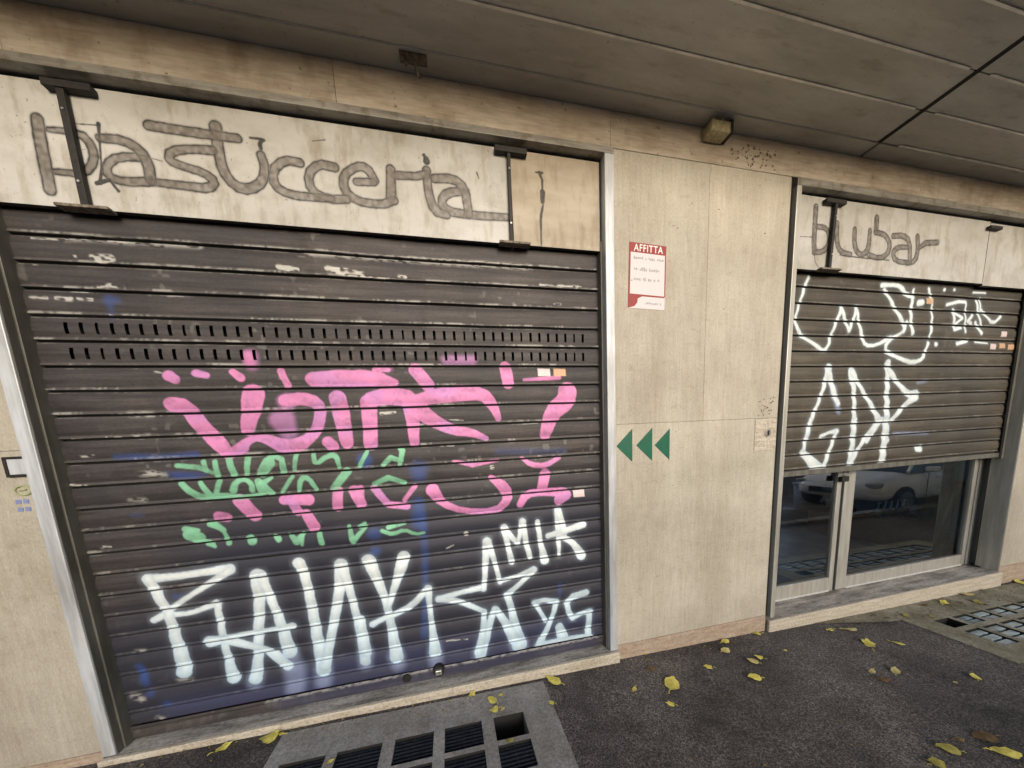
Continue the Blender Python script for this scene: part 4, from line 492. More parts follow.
shutter_brown = painted('shutter_metal_brown', (.088, .074, .056), .55, [((2.2, 3, 40), 6, .35, .65, (.65, .64, .64), (1.25, 1.25, 1.2)), ((1.1, 1, .8), 4, .35, .65, (.75, .75, .78), (1.2, 1.2, 1.15)), ((50, 50, 90), 3, .35, .6, g(.8), W1)], .2)
def wear_f(seed, amt, ztopw):
    def f(x, z):
        t = np.mod((Z0-z)/SLAT, 1.0); lip = smooth(.84, .92, t)*(1-smooth(.97, .99, t))+.45*smooth(.07, .09, t)*(1-smooth(.10, .15, t))
        n = vnoise(x, z, seed, 7, 8)*.45+vnoise(x, z, seed+1, 24, 20)*.3+vnoise(x, z, seed+2, 80, 60)*.25
        hi = .12*smooth(1.9, 2.7, z)
        w = lip*smooth(.56-hi, .76-hi, n)
        spots = smooth(.80, .86, vnoise(x, z, seed+5, 30, 34))*smooth(.6, .8, vnoise(x, z, seed+6, 5, 5))*.5
        return np.clip(w*amt+spots*amt*.6+.10*lip, 0, 1)
    return f
# left shutter
ls = thing('roller_shutter', 'wide dark roller shutter covered in pink, mint and large white graffiti under the long sign', 'roller shutter', ((XL0+XL1)/2, .075, -.03))
def vents(x, z):
    k = np.floor((Z0-z)/SLAT); t = np.mod((Z0-z)/SLAT, 1.0)
    xo = np.mod(x+1.881+.009-np.where(k == 4, .0, 0), .0637)
    return ((k == 3) | (k == 4)) & (t > .27) & (t < .73) & (xo < .016) & (x > -1.90) & (x < 1.0)
xs = np.arange(XL0-.02, XL1+.02, .0042)
xs = np.unique(np.round(np.concatenate([xs]), 5))
grid_mesh('curtain', xs, zrows(2.92, .062), lambda x, z: prof(z, .085)[0], shutter_metal, ls, PAINT_LEFT, wear_f(20, .62, 2.7), vents)
obj('backing', B((XL0, XL1, .135, .14, .0, 2.95)), void_m, ls)
bmx = np.arange(XL0, XL1+.001, .01)
grid_mesh('bottom_bar', bmx, np.array([-.022, -.018, 0, .03, .046, .050, .058, .062]), lambda x, z: np.where((z > .045) & (z < .056), .066, .072+.0*z), shutter_metal, ls,
          [('n', 3, [(-1.2, .02, .05), (1.0, .02, .05)]), ('s', 2, [(-1.3, .055, .002), (1.05, .055, .003)])], wear_f(50, .3, 0))
for x0, x1, s in ((XL0-.012, XL0+.012, 1), (XL1-.014, XL1+.012, -1)):
    obj('guide_rail', B((x0, x1, .03, .13, -.03, 2.95)), alu_dark, ls, bevel=.002)
lk = obj('lock_hole', tube(bmesh.new(), [(-.425, .066, .03), (-.425, .056, .03)], .03, 14), black_steel, ls)
# frame round the opening
def opening_frame(label, x0, x1, lx0, rx1, ztop, grp, left_m=alu):
    f = thing('opening_frame', label, 'metal frame', ((x0+x1)/2, 0, 0))
    obj('head', B((lx0, rx1, -.012, .14, ztop, 3.478)), alu_frame, f, bevel=.003)
    obj('jamb', B((lx0, x0, -.012, .14, -.03, ztop-.001)), left_m, f, bevel=.004)
    obj('jamb', B((x1, rx1, -.012, .14, -.03, ztop-.001)), left_m, f, bevel=.004)
    return f
lf_ = opening_frame('pale aluminium frame around the wide opening with the graffiti shutter', XL0, XL1, -2.098, 1.185, ZT, None)
obj('reveal', B((XL0, XL0+.003, -.004, .03, -.03, ZT)), alu_dark, lf_)
rf_ = opening_frame('aluminium frame around the narrower opening with the glass door', XR0, XR1, 2.69, 5.838, 3.425, None, door_alu)
obj('joint', B((2.649, 2.689, .02, .14, -.05, 3.478)), void_m, rf_)
obj('reveal', B((XR1-.004, XR1, -.006, .10, -.05, 3.42)), door_alu, rf_)
# padlocks on the left shutter
t = thing('padlock', 'small white faced round lock at the bottom edge of the graffiti shutter', 'lock', (-.20, .03, .06))
obj('housing', tube(bmesh.new(), [(-.20, .072, .055), (-.20, .03, .055)], .040, 18), black_steel, t, bevel=.003)
obj('cylinder', B((-.222, -.176, .005, .03, .045, .082)), steel, t, bevel=.006)

# right shutter, raised a little over one metre
rs = thing('roller_shutter', 'half open brown roller shutter with thin white scrawls above the glass door', 'roller shutter', ((XR0+XR1)/2, .09, 1.21))
xs = np.arange(XR0, XR1-.004, .006)
grid_mesh('curtain', xs, zrows(2.92, 1.262), lambda x, z: prof(z, .10)[0], shutter_brown, rs, PAINT_RIGHT, wear_f(70, .25, 2.7))
obj('backing', B((XR0, XR1, .128, .133, 1.24, 2.95)), void_m, rs)
obj('bottom_bar', B((XR0, XR1-.004, .080, .125, 1.215, 1.2615)), alu_dark, rs, bevel=.004)
obj('guide_rail', B((XR1-.05, XR1-.005, .062, .079, 1.2, 2.93)), alu_dark, rs, bevel=.002)
# box above / behind the curtains
obj('housing', B((XR0, XR1, .14, .30, 2.95, 3.42)), void_m, rs); obj('housing', B((XL0, XL1, .145, .30, 2.95, 3.43)), void_m, ls)

# ---------------------------------------------------------------- signs
sign_panel = painted('sign_panel_paint', (.50, .495, .475), .45, [((1.4, 1, 3.0), 4, .35, .65, (.78, .76, .72), W1), ((5, 5, 5), 6, .34, .5, (.82, .80, .76), W1), ((14, 10, 4), 5, .36, .50, (.80, .76, .70), W1), ((60, 60, 60), 3, .27, .33, (.45, .38, .3), W1)])
sign_panel_b = painted('sign_panel_paint_side', (.42, .37, .29), .5, [((1.6, 1, 5.0), 4, .35, .65, (.74, .70, .64), W1), ((14, 10, 4), 5, .36, .50, (.80, .76, .70), W1)])
def sign(label, parts, strokes, ypl, brs, cat='sign'):
    s = thing('shop_sign', label, cat, ((parts[0][0]+parts[-1][1])/2, ypl, 2.9))
    for x0, x1, z0, z1, m in parts:
        n = int((x1-x0)/.0032); 
        gr = grid_mesh('panel', np.linspace(x0, x1, n), np.linspace(z0, z1, 165), lambda x, z: np.full(len(x), ypl), m, s, strokes)
        obj('panel_back', B((x0, x1, ypl+.0015, ypl+.022, z0, z1)), m, s)
    for (xa, xb, zt, tl, tr, zp, bl, br_, w) in brs:
        bm = bmesh.new()
        vs = [(xa-w/2, ypl-.028, zt), (xa+w/2, ypl-.028, zt), (xb+w/2, ypl-.028, zp), (xb-w/2, ypl-.028, zp)]
        f0 = [bm.verts.new(v) for v in vs]; f1 = [bm.verts.new((v[0], v[1]+.02, v[2])) for v in vs]
        bm.faces.new(f0); bm.faces.new(f1[::-1])
        for k in range(4): bm.faces.new((f0[k], f1[k], f1[(k+1) % 4], f0[(k+1) % 4]))
        b = obj('bracket', bm, black_steel, s, bevel=.002)
        obj('top_plate', B((tl, tr, ypl-.034, ypl-.002, zt-.004, zt+.026)), black_steel, b, bevel=.002)
        obj('foot_plate', B((bl, br_, ypl-.032, ypl+.012, zp-.014, zp-.001)), rust_plate, b, bevel=.002)
        for zz in (zt-.09, zp+.10): obj('screw', tube(bmesh.new(), [(xa+(xb-xa)*(zt-zz)/(zt-zp), ypl-.0285, zz), (xa+(xb-xa)*(zt-zz)/(zt-zp), ypl-.032, zz)], .0055, 10), steel, b)
    return s
PY = .04
sign('long cream sign panel reading pasticceria in faint dark traces of removed letters',
     [(XL0+.003, -1.655, 2.893, 3.425, sign_panel), (-1.652, .507, 2.893, 3.425, sign_panel), (.512, XL1-.012, 2.893, 3.425, sign_panel_b)], PAINT_SIGN_LEFT, PY,
     [(-1.640, -1.640, 3.385, -1.70, -1.515, 2.893, -1.755, -1.545, .030), (.498, .490, 3.385, .412, .612, 2.893, .412, .612, .020)])
sign('shorter cream sign panel reading blubar in dark letter traces above the brown shutter',
     [(XR0+.003, 5.015, 2.885, 3.41, sign_panel), (5.022, XR1-.006, 2.87, 3.40, sign_panel)], PAINT_SIGN_RIGHT, PY,
     [(3.125, 3.105, 3.36, 3.015, 3.215, 2.893, 3.01, 3.225, .024)])
bq = obj('corner_clip', B((4.96, 5.12, PY-.03, PY-.002, 3.335, 3.36)), black_steel, None, bevel=.002)
tag(bq, 'short black clip across the joint of the sign panels at the right edge', 'clip')

# ---------------------------------------------------------------- doorsteps
st = thing('doorstep', 'long cream stone doorstep with grey worn tread under the graffiti shutter', 'doorstep', (-.45, 0, -.1))
obj('tread', B((-2.09, 1.184, -.012, .30, -.10, -.034)), tread_stone, st, bevel=.003)
obj('nosing', B((-2.10, 1.187, -.040, -.0125, -.082, -.032)), step_stone, st, bevel=.005)
obj('riser', B((-2.096, 1.187, -.036, -.005, -.4, -.0855)), step_stone, st, bevel=.003)
st = thing('doorstep', 'worn stone doorstep with stained grey tread in front of the glass door', 'doorstep', (4.2, 0, -.1))
obj('tread', B((2.66, 6.4, .101, .5, -.16, -.048), (2.66, 5.838, -.010, .1005, -.16, -.048)), tread_stone, st, bevel=.003)
obj('riser', B((2.655, 5.84, -.034, -.0105, -.45, -.046)), step_stone, st, bevel=.006)

# ---------------------------------------------------------------- glass door and the room behind it
DY = .20
dr = thing('glass_door', 'aluminium framed double glass door below the half open brown shutter', 'glass door', (4.2, DY, -.03))
def leaf_(name, x0, x1, zb, lw, rw, bh, label=None):
    o = obj(name, B((x0, x0+lw, DY, DY+.045, zb, 2.3), (x1-rw, x1, DY, DY+.045, zb, 2.3), (x0+lw, x1-rw, DY+.001, DY+.044, zb, zb+bh), (x0+lw, x1-rw, DY+.001, DY+.044, 2.2, 2.3)), door_alu, dr, bevel=.003)
    obj('sill_bead', B((x0+lw, x1-rw, DY-.006, DY, zb, zb+.012)), plastic_w, o)
    gp = obj('glass_pane', B((x0+lw-.003, x1-rw+.003, DY+.018, DY+.024, zb+bh-.003, 2.203)), [glass, clear], o)
    for p in gp.data.polygons: p.material_index = 0 if p.normal.y < -.5 else 1
    return o
leaf_('door_leaf', 2.78, 3.775, -.044, .09, .058, .145)
leaf_('door_leaf', 3.815, 5.80, -.044, .14, .060, .125)
obj('door_gap', B((3.7755, 3.8145, DY+.008, DY+.04, -.044, 2.3)), void_m, dr)
obj('transom', B((2.72, 6.3, DY, DY+.05, 2.31, 3.0)), void_m, dr)
# folded grille / mullions at the right side
for x0, x1, y0 in ((5.805, 5.875, DY-.01), (5.878, 5.94, DY+.015), (5.943, 6.02, DY-.015), (6.023, 6.08, DY+.01)):
    obj('side_mullion', B((x0, x1, y0, DY+.06, -.044, 2.3)), door_alu, dr, bevel=.006)
obj('side_gap', B((6.082, 6.40, DY+.03, DY+.06, -.044, 2.3)), void_m, dr)
h = thing('door_lock', 'metal hasp and dark padlock joining the door stiles under the shutter', 'lock', (3.80, .18, 1.17))
obj('hasp', B((3.70, 3.86, DY-.012, DY-.0005, 1.155, 1.185)), steel, h, bevel=.003)
bm = bmesh.new(); tube(bm, [(3.745+.045*math.cos(a), DY-.03, 1.20+.05*math.sin(a)) for a in [math.pi*k/8-.3 for k in range(10)]], .008); obj('shackle', bm, black_steel, h)
obj('lock_body', B((3.70, 3.79, DY-.045, DY-.013, 1.10, 1.152)), black_steel, h, bevel=.006)

room = thing('shop_interior', 'dark empty shop room seen through the glass door', 'room', (5.5, 2, -.05))
obj('room_floor', B((2.3, 10.5, .45, 4.2, -.25, -.05)), room_floor_m, room)
obj('room_wall', B((2.3, 10.5, 4.2, 4.3, -.05, .75), (2.3, 10.5, 4.2, 4.3, 2.9, 3.0), (2.3, 3.0, 4.2, 4.3, .75, 2.9), (10.0, 10.5, 4.2, 4.3, .75, 2.9), (10.5, 10.6, .45, 4.3, -.05, 3.0), (2.2, 2.3, .45, 4.3, -.05, 3.0), (2.2, 10.6, .45, 4.3, 3.0, 3.1)), room_m, room)  # back wall left open in the middle: added unseen opening to light the room
def carton(label, x, y, w, d, hh, rot, m=cardboard, flap=True):
    t = thing('carton', label, 'box', (x, y, -.05)); t.rotation_euler = (0, 0, rot)
    bm = B((-w/2, w/2, -d/2, d/2, 0, hh)); o = obj('box_body', bm, m, None, bevel=.004); o.parent = t
    if flap:
        bm = bmesh.new(); box(bm, -w/2, -w/2+.005, -d/2, d/2, 0, .12, Matrix.Translation((0, 0, hh)) @ Matrix.Rotation(-.6, 4, 'Y')); 
        for v in bm.verts: v.co.x -= 0
        f = obj('flap', bm, m, None); f.parent = t
        o2 = obj('tape', B((-.025, .025, -d/2-.002, d/2+.002, hh-.05, hh+.0015)), wood, None); o2.parent = t
    return t
carton('long red brown carton on the shop floor behind the right door pane', 6.35, 1.08, .85, .5, .34, .1)
carton('taller brown carton at the left end of the long carton', 6.02, 1.55, .40, .35, .42, -.1)
carton('small white carton standing on the brown boxes inside', 6.0, 1.5, .20, .16, .12, .2, plastic_w, False).location.z = .38
bmw = bmesh.new()
for i in range(5): tube(bmw, [(5.7+i*.13, 1.1, .30), (5.7+i*.13, 1.1, .42), (5.72+i*.13, 1.1, .50)], [.035, .035, .012], 12)
jars = None
for i in range(5):
    t = thing('bottle', ['leftmost', 'second', 'middle', 'fourth', 'rightmost'][i]+' small bottle in the row on the long carton', 'bottle', (6.08+i*.13, 1.05, .292), 'bottles on the long carton')
    o = obj('bottle_body', tube(bmesh.new(), [(0, 0, 0), (0, 0, .12), (0, 0, .16), (0, 0, .21)], [.04, .04, .016, .016], 14), lens_m, None, smooth=True); o.parent = t
    o = obj('cap', tube(bmesh.new(), [(0, 0, .211), (0, 0, .235)], .019, 12), plastic_w, None); o.parent = t
bmw.free()
t = thing('leaning_board', 'narrow wooden board leaning beside the cartons inside the shop', 'board', (6.35, .62, -.05))
Mx = Matrix.Translation((6.35, .62, -.05)) @ Matrix.Rotation(.42, 4, 'Y')
bm = bmesh.new(); box(bm, -.02, .02, 0, .25, 0, .95, Mx); obj('board', bm, wood, t, bevel=.002)
bm = bmesh.new(); box(bm, -.024, -.0205, .02, .05, .05, .9, Mx); obj('edge_strip', bm, plastic_yel, t)
t = thing('pillar', 'grey square pillar inside the shop behind the right pane', 'pillar', (6.75, .8, -.05)); 
obj('shaft', B((6.62, 6.86, .75, .95, -.05, 3.0)), alu_frame, t, bevel=.004); obj('base', B((6.60, 6.88, .73, .97, -.05, .06)), alu_dark, t)
t = thing('bin', 'tall pale violet plastic bin inside behind the left door pane', 'bin', (6.5, 2.2, -.05))
viol = mat('pale_violet_plastic', (.30, .27, .32), .5, noise=[((20, 20, 20), 3, .35, .6, g(.8), W1)])
obj('bin_body', tube(bmesh.new(), [(6.5, 2.2, -.05), (6.5, 2.2, .62)], [.15, .19], 20), viol, t, smooth=True); obj('lid', tube(bmesh.new(), [(6.5, 2.2, .62), (6.5, 2.2, .66)], .21, 20), viol, t)
t = thing('paint_bucket', 'round grey bucket on the floor at the left edge of the door glass', 'bucket', (6.2, 2.3, -.05))
obj('bucket_body', tube(bmesh.new(), [(6.2, 2.3, -.05), (6.2, 2.3, .17)], [.12, .15], 20), plastic_w, t, smooth=True)
bm = bmesh.new(); tube(bm, [(6.2+.15*math.cos(a), 2.3-.02, .16+.13*math.sin(a)) for a in [math.pi*k/10 for k in range(11)]], .005); obj('handle', bm, steel, t)
crate_m = mat('pale_green_crate', (.34, .38, .34), .6, noise=[((10, 10, 10), 3, .35, .6, g(.7), W1)])
for i, (lb, zz, dx) in enumerate((('lower pale plastic crate of the two stacked behind the left door pane', -.05, 0), ('upper pale plastic crate of the two stacked behind the left door pane', .23, .03))):
    t = thing('crate', lb, 'crate', (6.98+dx, 2.3, zz), 'stacked crates')
    o = obj('crate_body', B((-.25, .25, -.17, -.155, 0, .26), (-.25, .25, .155, .17, 0, .26), (-.25, -.235, -.155, .155, 0, .26), (.235, .25, -.155, .155, 0, .26), (-.235, .235, -.155, .155, 0, .015)), crate_m, None, bevel=.003); o.parent = t
    o = obj('rim', B((-.26, .26, -.18, -.171, .225, .262)), crate_m, None, bevel=.002); o.parent = t
    o = obj('hand_slot', B((-.06, .06, -.1735, -.1712, .15, .19)), void_m, None); o.parent = t

# ---------------------------------------------------------------- things fixed to the stone
def text_mesh(s, size, x, z, y, m, parent, name, align='CENTER', sx=1.0, rot=0.0, offset=0.0):
    cu = bpy.data.curves.new(name, 'FONT'); cu.body = s; cu.size = size; cu.align_x = align; cu.extrude = .0003; cu.offset = offset; cu.space_character = 1.12
    to = bpy.data.objects.new(name, cu); COL.objects.link(to)
    dg = bpy.context.evaluated_depsgraph_get(); me = bpy.data.meshes.new_from_object(to.evaluated_get(dg))
    bpy.data.objects.remove(to); bpy.data.curves.remove(cu)
    M = Matrix.Translation((x, y, z)) @ Matrix.Rotation(rot, 4, 'Y') @ Matrix.Rotation(math.pi/2, 4, 'X') @ Matrix.Diagonal((sx, 1, 1, 1))
    me.transform(M); me.materials.clear(); me.materials.append(m)
    o = bpy.data.objects.new(name, me); COL.objects.link(o); o.parent = parent; o.matrix_parent_inverse = Matrix.Translation(-Vector(parent.location))
    return o
t = thing('rental_notice', 'red and white paper notice headed AFFITTA taped high on the stone pillar', 'notice', (1.44, 0, 2.72))
e = -.0022
obj('sheet', extr(bmesh.new(), [(1.302, 2.940), (1.588, 2.930), (1.578, 2.515), (1.290, 2.522)], e, -.0012), paper, t)
obj('red_border', extr(extr(extr(extr(bmesh.new(), [(1.302, 2.940), (1.588, 2.930), (1.586, 2.870), (1.300, 2.880)], e-.0008, e-.0002),
     [(1.300, 2.8795), (1.312, 2.8795), (1.304, 2.616), (1.292, 2.616)], e-.0008, e-.0002), [(1.578, 2.8695), (1.586, 2.8695), (1.582, 2.60), (1.574, 2.60)], e-.0008, e-.0002),
     [(1.292, 2.6155), (1.574, 2.605), (1.574, 2.595), (1.40, 2.600), (1.365, 2.585), (1.362, 2.560), (1.340, 2.535), (1.288, 2.522)], e-.0008, e-.0002), paper_red, t)
text_mesh('AFFITTA', .062, 1.447, 2.884, e-.0012, ink_w, t, 'heading', sx=.88, rot=.03, offset=.0007)
fr_ = random.Random(5)
for z, x0, x1, hh in ((2.845, 1.335, 1.555, .011), (2.775, 1.335, 1.525, .013), (2.712, 1.335, 1.525, .013), (2.556, 1.425, 1.565, .008)):      # lines of small print too blurred to read
    x = x0; mk = bmesh.new()
    while x < x1:
        w = fr_.uniform(.006, .014); box(mk, x, x+w, e-.0008, e-.0002, z-hh*fr_.uniform(.5, 1)-(x-x0)*.03, z+hh*fr_.uniform(.2, 1)-(x-x0)*.03); x += w+fr_.choice((.004, .004, .004, .018))
    obj('print_line', mk, pale_ink, t)
for i, (xa, xb, z, hh) in enumerate(((1.192, 1.322, 1.575, .122), (1.354, 1.488, 1.574, .123), (1.508, 1.637, 1.567, .118))):
    o = obj('arrow_sticker', extr(bmesh.new(), [(xa, z), (xb, z+hh), (xb, z-hh)], -.0022, -.0012), green_vinyl)
    tag(o, ['leftmost of three green triangle arrows on the stone pillar, nearest the shutter frame', 'middle of three green triangle arrows on the stone pillar', 'rightmost of three green triangle arrows on the stone pillar'][i], 'sticker', 'green arrows pointing left')
t = thing('key_switch', 'pale square wall plate with dark round key lock at the pillar edge', 'key switch', (2.53, 0, 1.6))
obj('plate', B((2.425, 2.64, -.0045, -.0012, 1.47, 1.722)), step_stone, t, bevel=.002)
obj('lock_barrel', tube(bmesh.new(), [(2.55, -.004, 1.61), (2.55, -.012, 1.61)], .030, 20), steel, t, bevel=.002)
obj('key_slot', B((2.543, 2.556, -.0145, -.0125, 1.592, 1.628)), black_steel, t)
t = thing('wall_socket', 'dark framed metal box beside the left shutter frame', 'box', (-2.13, 0, 1.63))
obj('box_frame', B((-2.175, -2.094, -.012, -.0012, 1.60, 1.612), (-2.175, -2.094, -.012, -.0012, 1.69, 1.702), (-2.175, -2.163, -.012, -.0012, 1.612, 1.69)), black_steel, t, bevel=.002)
obj('box_cover', B((-2.1625, -2.094, -.008, -.0012, 1.6125, 1.6895)), alu, t, bevel=.002)
gm = mat('faded_green_ink', (.30, .33, .16), .6); bm_ = mat('blue_ink', (.18, .22, .42), .6)
bm = bmesh.new(); tube(bm, [(-2.135+.032*math.cos(a), -.0025, 1.53+.024*math.sin(a)) for a in [2*math.pi*k/14 for k in range(15)]], .004); tube(bm, [(-2.15, -.0025, 1.53), (-2.12, -.0025, 1.535)], .004)
t = tag(obj('sticker_print', bm, gm), 'faded green round stamp on the stone under the small metal box', 'stamp')
bm = bmesh.new()
for zz in (1.475, 1.435):
    for xx in (-2.165, -2.135): extr(bm, [(xx-.013, zz-.010), (xx+.008, zz-.013), (xx+.012, zz+.008), (xx-.009, zz+.012)], -.0022, -.0012)
tag(obj('sticker_print', bm, bm_), 'small blue printed marks on the stone left of the shutter frame', 'stamp')

# ---------------------------------------------------------------- fallen leaves
def leaf_mesh(seed, size, kind):
    r = random.Random(seed); bm = bmesh.new(); n = 18; pts = []
    lob = r.choice((0, 3, 5)); asp = r.uniform(.5, .8)
    c = bm.verts.new((0, 0, .012*size/.08)); ring = []; mid = []
    for k in range(n):
        a = 2*math.pi*k/n; rr = .5*(1-.22*(lob and abs(math.sin(a*lob/2+.4)))*1.3)*(1+.10*r.uniform(-1, 1))
        if k == 0: rr *= 1.22
        x, y = math.cos(a)*rr*size, math.sin(a)*rr*size*asp
        curl = .16*size*(math.sin(a*2+r.random())*.5+.5)*r.uniform(.6, 1.1)
        ring.append(bm.verts.new((x, y, .004+curl*.7))); mid.append(bm.verts.new((x*.55, y*.55, .005+curl*.12)))
    for k in range(n):
        j = (k+1) % n; bm.faces.new((c, mid[k], mid[j])); bm.faces.new((mid[k], ring[k], ring[j], mid[j]))
    tube(bm, [(-.45*size, 0, .006), (-.62*size, .03*size, .012), (-.78*size, .02*size, .006)], .0016*size/.08, 5)
    me = bpy.data.meshes.new('fallen_leaf'); bm.to_mesh(me); bm.free(); me.materials.append(leaf_mats[kind])
    for p in me.polygons: p.use_smooth = True
    return me
for i, (x, y, s, kind, lab) in enumerate(LEAVES):
    s = min(s, .16)*.82
    o = bpy.data.objects.new('fallen_leaf', leaf_mesh(100+i, s, kind)); COL.objects.link(o)
    o.location = (x, y, gz(x)+.006); o.rotation_euler = (random.uniform(-.12, .12), random.uniform(-.12, .12), random.uniform(-.9, .9)+(math.pi if random.random() < .5 else 0))
    tag(o, lab, 'leaf', 'fallen leaves on the pavement')

q = random.Random(12); bm = bmesh.new()
for k in range(520):
    if k < 300: x, y = q.uniform(3.2, 7.2), -.036-abs(q.gauss(0, .10))
    elif k < 420: x, y = q.uniform(-2.0, 2.6), -.045-abs(q.gauss(0, .04))
    else: x, y = q.uniform(.8, 4.5), q.uniform(-1.2, -.1)
    s_ = q.uniform(.004, .013); z = gz(x)+.0075; a = q.uniform(0, 3.14)
    c_, d_ = math.cos(a)*s_, math.sin(a)*s_
    w = [bm.verts.new(p) for p in ((x+c_, y+d_, z), (x-d_*.5, y+c_*.5, z+s_*.5), (x-c_, y-d_, z), (x+d_*.5, y-c_*.5, z+s_*.2))]
    bm.faces.new(w)
litter = obj('leaf_litter', bm, mat('litter', (.15, .115, .05), .8, noise=[((30, 30, 30), 2, .35, .65, g(.35), (2, 2, 1.6))]))
tag(litter, 'tiny crumbs of dry leaf gathered along the doorsteps and gratings', 'litter', kind='stuff')

# ---------------------------------------------------------------- across the street (behind the camera, seen in the door glass)
car_paint = mat('white_car_paint', (.88, .90, .88), .25, 0, spec=.6); tyre_m = mat('tyre_rubber', (.02, .02, .02), .8); cglass = mat('dark_car_glass', (.02, .025, .03), .08, 0, spec=.8)
rim_m = mat('wheel_rim', (.35, .35, .36), .35, .8); lamp_m = mat('headlamp_glass', (.35, .38, .40), .15, 0, spec=.9); trim_m = mat('black_trim', (.02, .02, .022), .5)
def car(label, x, y, zg, rot, paintm):
    t = thing('parked_car', label, 'car', (x, y, zg)); t.rotation_euler = (0, 0, rot)
    def ch(o): o.parent = t; return o
    # lower body: stations along x (length), superelliptic section
    st_ = [(-2.05, .42, .78, .66), (-1.9, .30, .92, .80), (-1.3, .24, .97, .86), (-.5, .22, .97, .88), (.5, .22, .95, .88), (1.1, .23, .92, .87), (1.7, .26, .84, .83), (2.0, .32, .74, .72), (2.12, .42, .62, .58)]
    bm = bmesh.new(); rings = []
    for sx, zb, zt, hw in st_:
        ring = []
        for k in range(20):
            a = 2*math.pi*k/20; c_, s_ = math.cos(a), math.sin(a); f = lambda v, p: math.copysign(abs(v)**p, v)
            ring.append(bm.verts.new((sx, hw*f(c_, .35), (zb+zt)/2+(zt-zb)/2*f(s_, .55))))
        rings.append(ring)
    for a, b in zip(rings[:-1], rings[1:]):
        for k in range(20): bm.faces.new((a[k], a[(k+1) % 20], b[(k+1) % 20], b[k]))
    bm.faces.new(rings[0]); bm.faces.new(rings[-1][::-1]); ch(obj('body', bm, paintm, None, smooth=True))
    cab = [(-1.75, .92, .92, .74), (-1.35, .92, 1.30, .64), (-.9, .92, 1.44, .60), (0, .92, 1.46, .60), (.45, .92, 1.36, .62), (1.15, .90, .92, .76)]
    bm = bmesh.new(); A = [[bm.verts.new((sx, s*(hw if q else .80), (zt if q else .90))) for s, q in ((-1, 0), (-1, 1), (1, 1), (1, 0))] for sx, zb, zt, hw in cab]
    for a, b in zip(A[:-1], A[1:]):
        for k in range(3): bm.faces.new((a[k], a[k+1], b[k+1], b[k]))
    ch(obj('cabin_glass', bm, cglass, None))
    bm = bmesh.new(); A = [[bm.verts.new((sx, s*(hw+.005), zt+d)) for s, d in ((-1, -.03), (-.9, .012), (.9, .012), (1, -.03))] for sx, zb, zt, hw in cab[1:5]]
    for a, b in zip(A[:-1], A[1:]):
        for k in range(3): bm.faces.new((a[k], a[k+1], b[k+1], b[k]))
    ch(obj('roof', bm, paintm, None))
    for s in (-1, 1):
        ch(obj('pillar', tube(tube(bmesh.new(), [(.47, s*.62, 1.36), (1.18, s*.78, .92)], .03, 6), [(-.35, s*.61, 1.45), (-.4, s*.80, .92)], .03, 6), paintm, None))
        ch(obj('headlight', B((1.78, 2.06, s*.66-.1, s*.66+.1, .60, .72)), lamp_m, None, bevel=.03))
        ch(obj('wing_mirror', B((.78, .92, s*.98-.09, s*.98+.09, .93, 1.04)), paintm, None, bevel=.03))
        for wx in (-1.32, 1.36):
            w = ch(obj('wheel', tube(bmesh.new(), [(wx, s*.70, .31), (wx, s*.885, .31)], .31, 28), tyre_m, None, bevel=.02))
            r_ = obj('rim', tube(bmesh.new(), [(wx, s*.886, .31), (wx, s*.895, .31)], .20, 20), rim_m, None); r_.parent = w
        ch(obj('door_line', B((-.42, -.405, s*.882-.002, s*.882+.002, .35, .90), (.72, .735, s*.882-.002, s*.882+.002, .35, .90)), trim_m, None))
        ch(obj('door_handle', B((-.30, -.14, s*.895-.01, s*.895+.01, .78, .81), (.5, .34, s*.895-.01, s*.895+.01, .76, .79)), paintm, None))
    ch(obj('grille', B((2.06, 2.135, -.42, .42, .42, .56)), trim_m, None, bevel=.01))
    ch(obj('side_sill', B((-1.0, 1.0, -.89, .89, .20, .26)), trim_m, None))
    return t
car('white hatchback parked at the kerb, mirrored in the shop door', 11.2, -2.95, -.34, math.pi, car_paint)
grey_paint = mat('grey_car_paint', (.10, .11, .12), .3, .3)
car('dark grey hatchback parked further back along the kerb', 16.6, -3.2, -.34, math.pi, grey_paint)
opp = thing('opposite_building', 'dull ochre block of flats across the street', 'building', (4, -20, 0))
ochre = mat('ochre_plaster', (.22, .17, .11), .9, noise=[((.5, .5, .5), 4, .35, .65, g(.75), W1)])
obj('wall', B((-25, 40, -26, -20, -.2, 3.6)), ochre, opp)
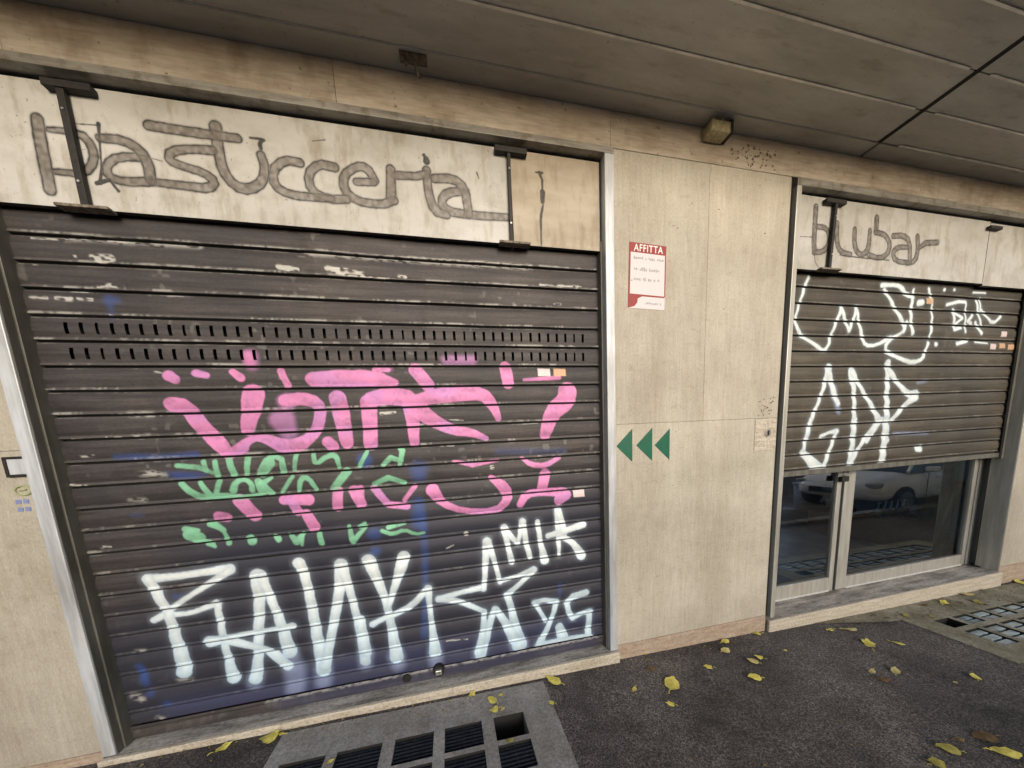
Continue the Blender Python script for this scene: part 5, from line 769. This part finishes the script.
for i in range(13):
    for z in (.9,):
        w = obj('window', B((-20+i*4.4, -18.6+i*4.4, -20.0, -19.96, z, z+1.5)), cglass, opp); obj('window_frame', B((-20.1+i*4.4, -20+i*4.4, -20.02, -19.93, z-.1, z+1.6), (-18.6+i*4.4, -18.5+i*4.4, -20.02, -19.93, z-.1, z+1.6), (-20+i*4.4, -18.6+i*4.4, -20.02, -19.93, z+1.5, z+1.6)), plastic_w, w)
bark = mat('bark', (.09, .07, .05), .9, noise=[((10, 10, 2), 4, .35, .65, g(.5), W1)]); leafm = mat('foliage', (.07, .085, .025), .7, noise=[((3, 3, 3), 3, .35, .65, g(.5), W1)])
def tree(label, x, y, h, seed):
    r = random.Random(seed); t = thing('street_tree', label, 'tree', (x, y, -.12), 'trees across the street')
    bm = bmesh.new(); tube(bm, [(x, y, -.15), (x+.05, y, h*.3), (x-.05, y+.05, h*.55), (x, y, h*.8)], [.18, .14, .10, .05], 10)
    for k in range(7):
        a = r.uniform(0, 6.28); z0 = h*r.uniform(.3, .6); l = r.uniform(1.0, 1.8); tube(bm, [(x, y, z0), (x+math.cos(a)*l*.5, y+math.sin(a)*l*.5, z0+l*.5), (x+math.cos(a)*l, y+math.sin(a)*l, z0+l*.8)], [.06, .04, .02], 6)
    obj('trunk', bm, bark, t)
    vs, fs = [], []
    for k in range(2600):
        d = Vector((r.gauss(0, 1), r.gauss(0, 1), r.gauss(0, .8))).normalized()*r.uniform(.35, 1)**.5; p = Vector((x+d.x*2.0, y+d.y*2.0, h*.72+d.z*1.7)); s = r.uniform(.06, .13)
        u = Vector((r.gauss(0, 1), r.gauss(0, 1), r.gauss(0, 1))).normalized(); v = u.orthogonal().normalized(); n = len(vs)
        vs += [tuple(p+u*s), tuple(p+v*s*.6), tuple(p-u*s), tuple(p-v*s*.6)]; fs.append((n, n+1, n+2, n+3))
    obj('crown', (vs, [], fs), leafm, t)
for i, (x, y, h) in enumerate(((-9, -16, 4.2), (9.5, -16.2, 4.0), (15, -15.9, 4.4), (22, -16.1, 4.2))):
    tree(['first', 'second', 'third', 'fourth'][i]+' leafy tree from the left along the far pavement', x, y, h, 40+i)
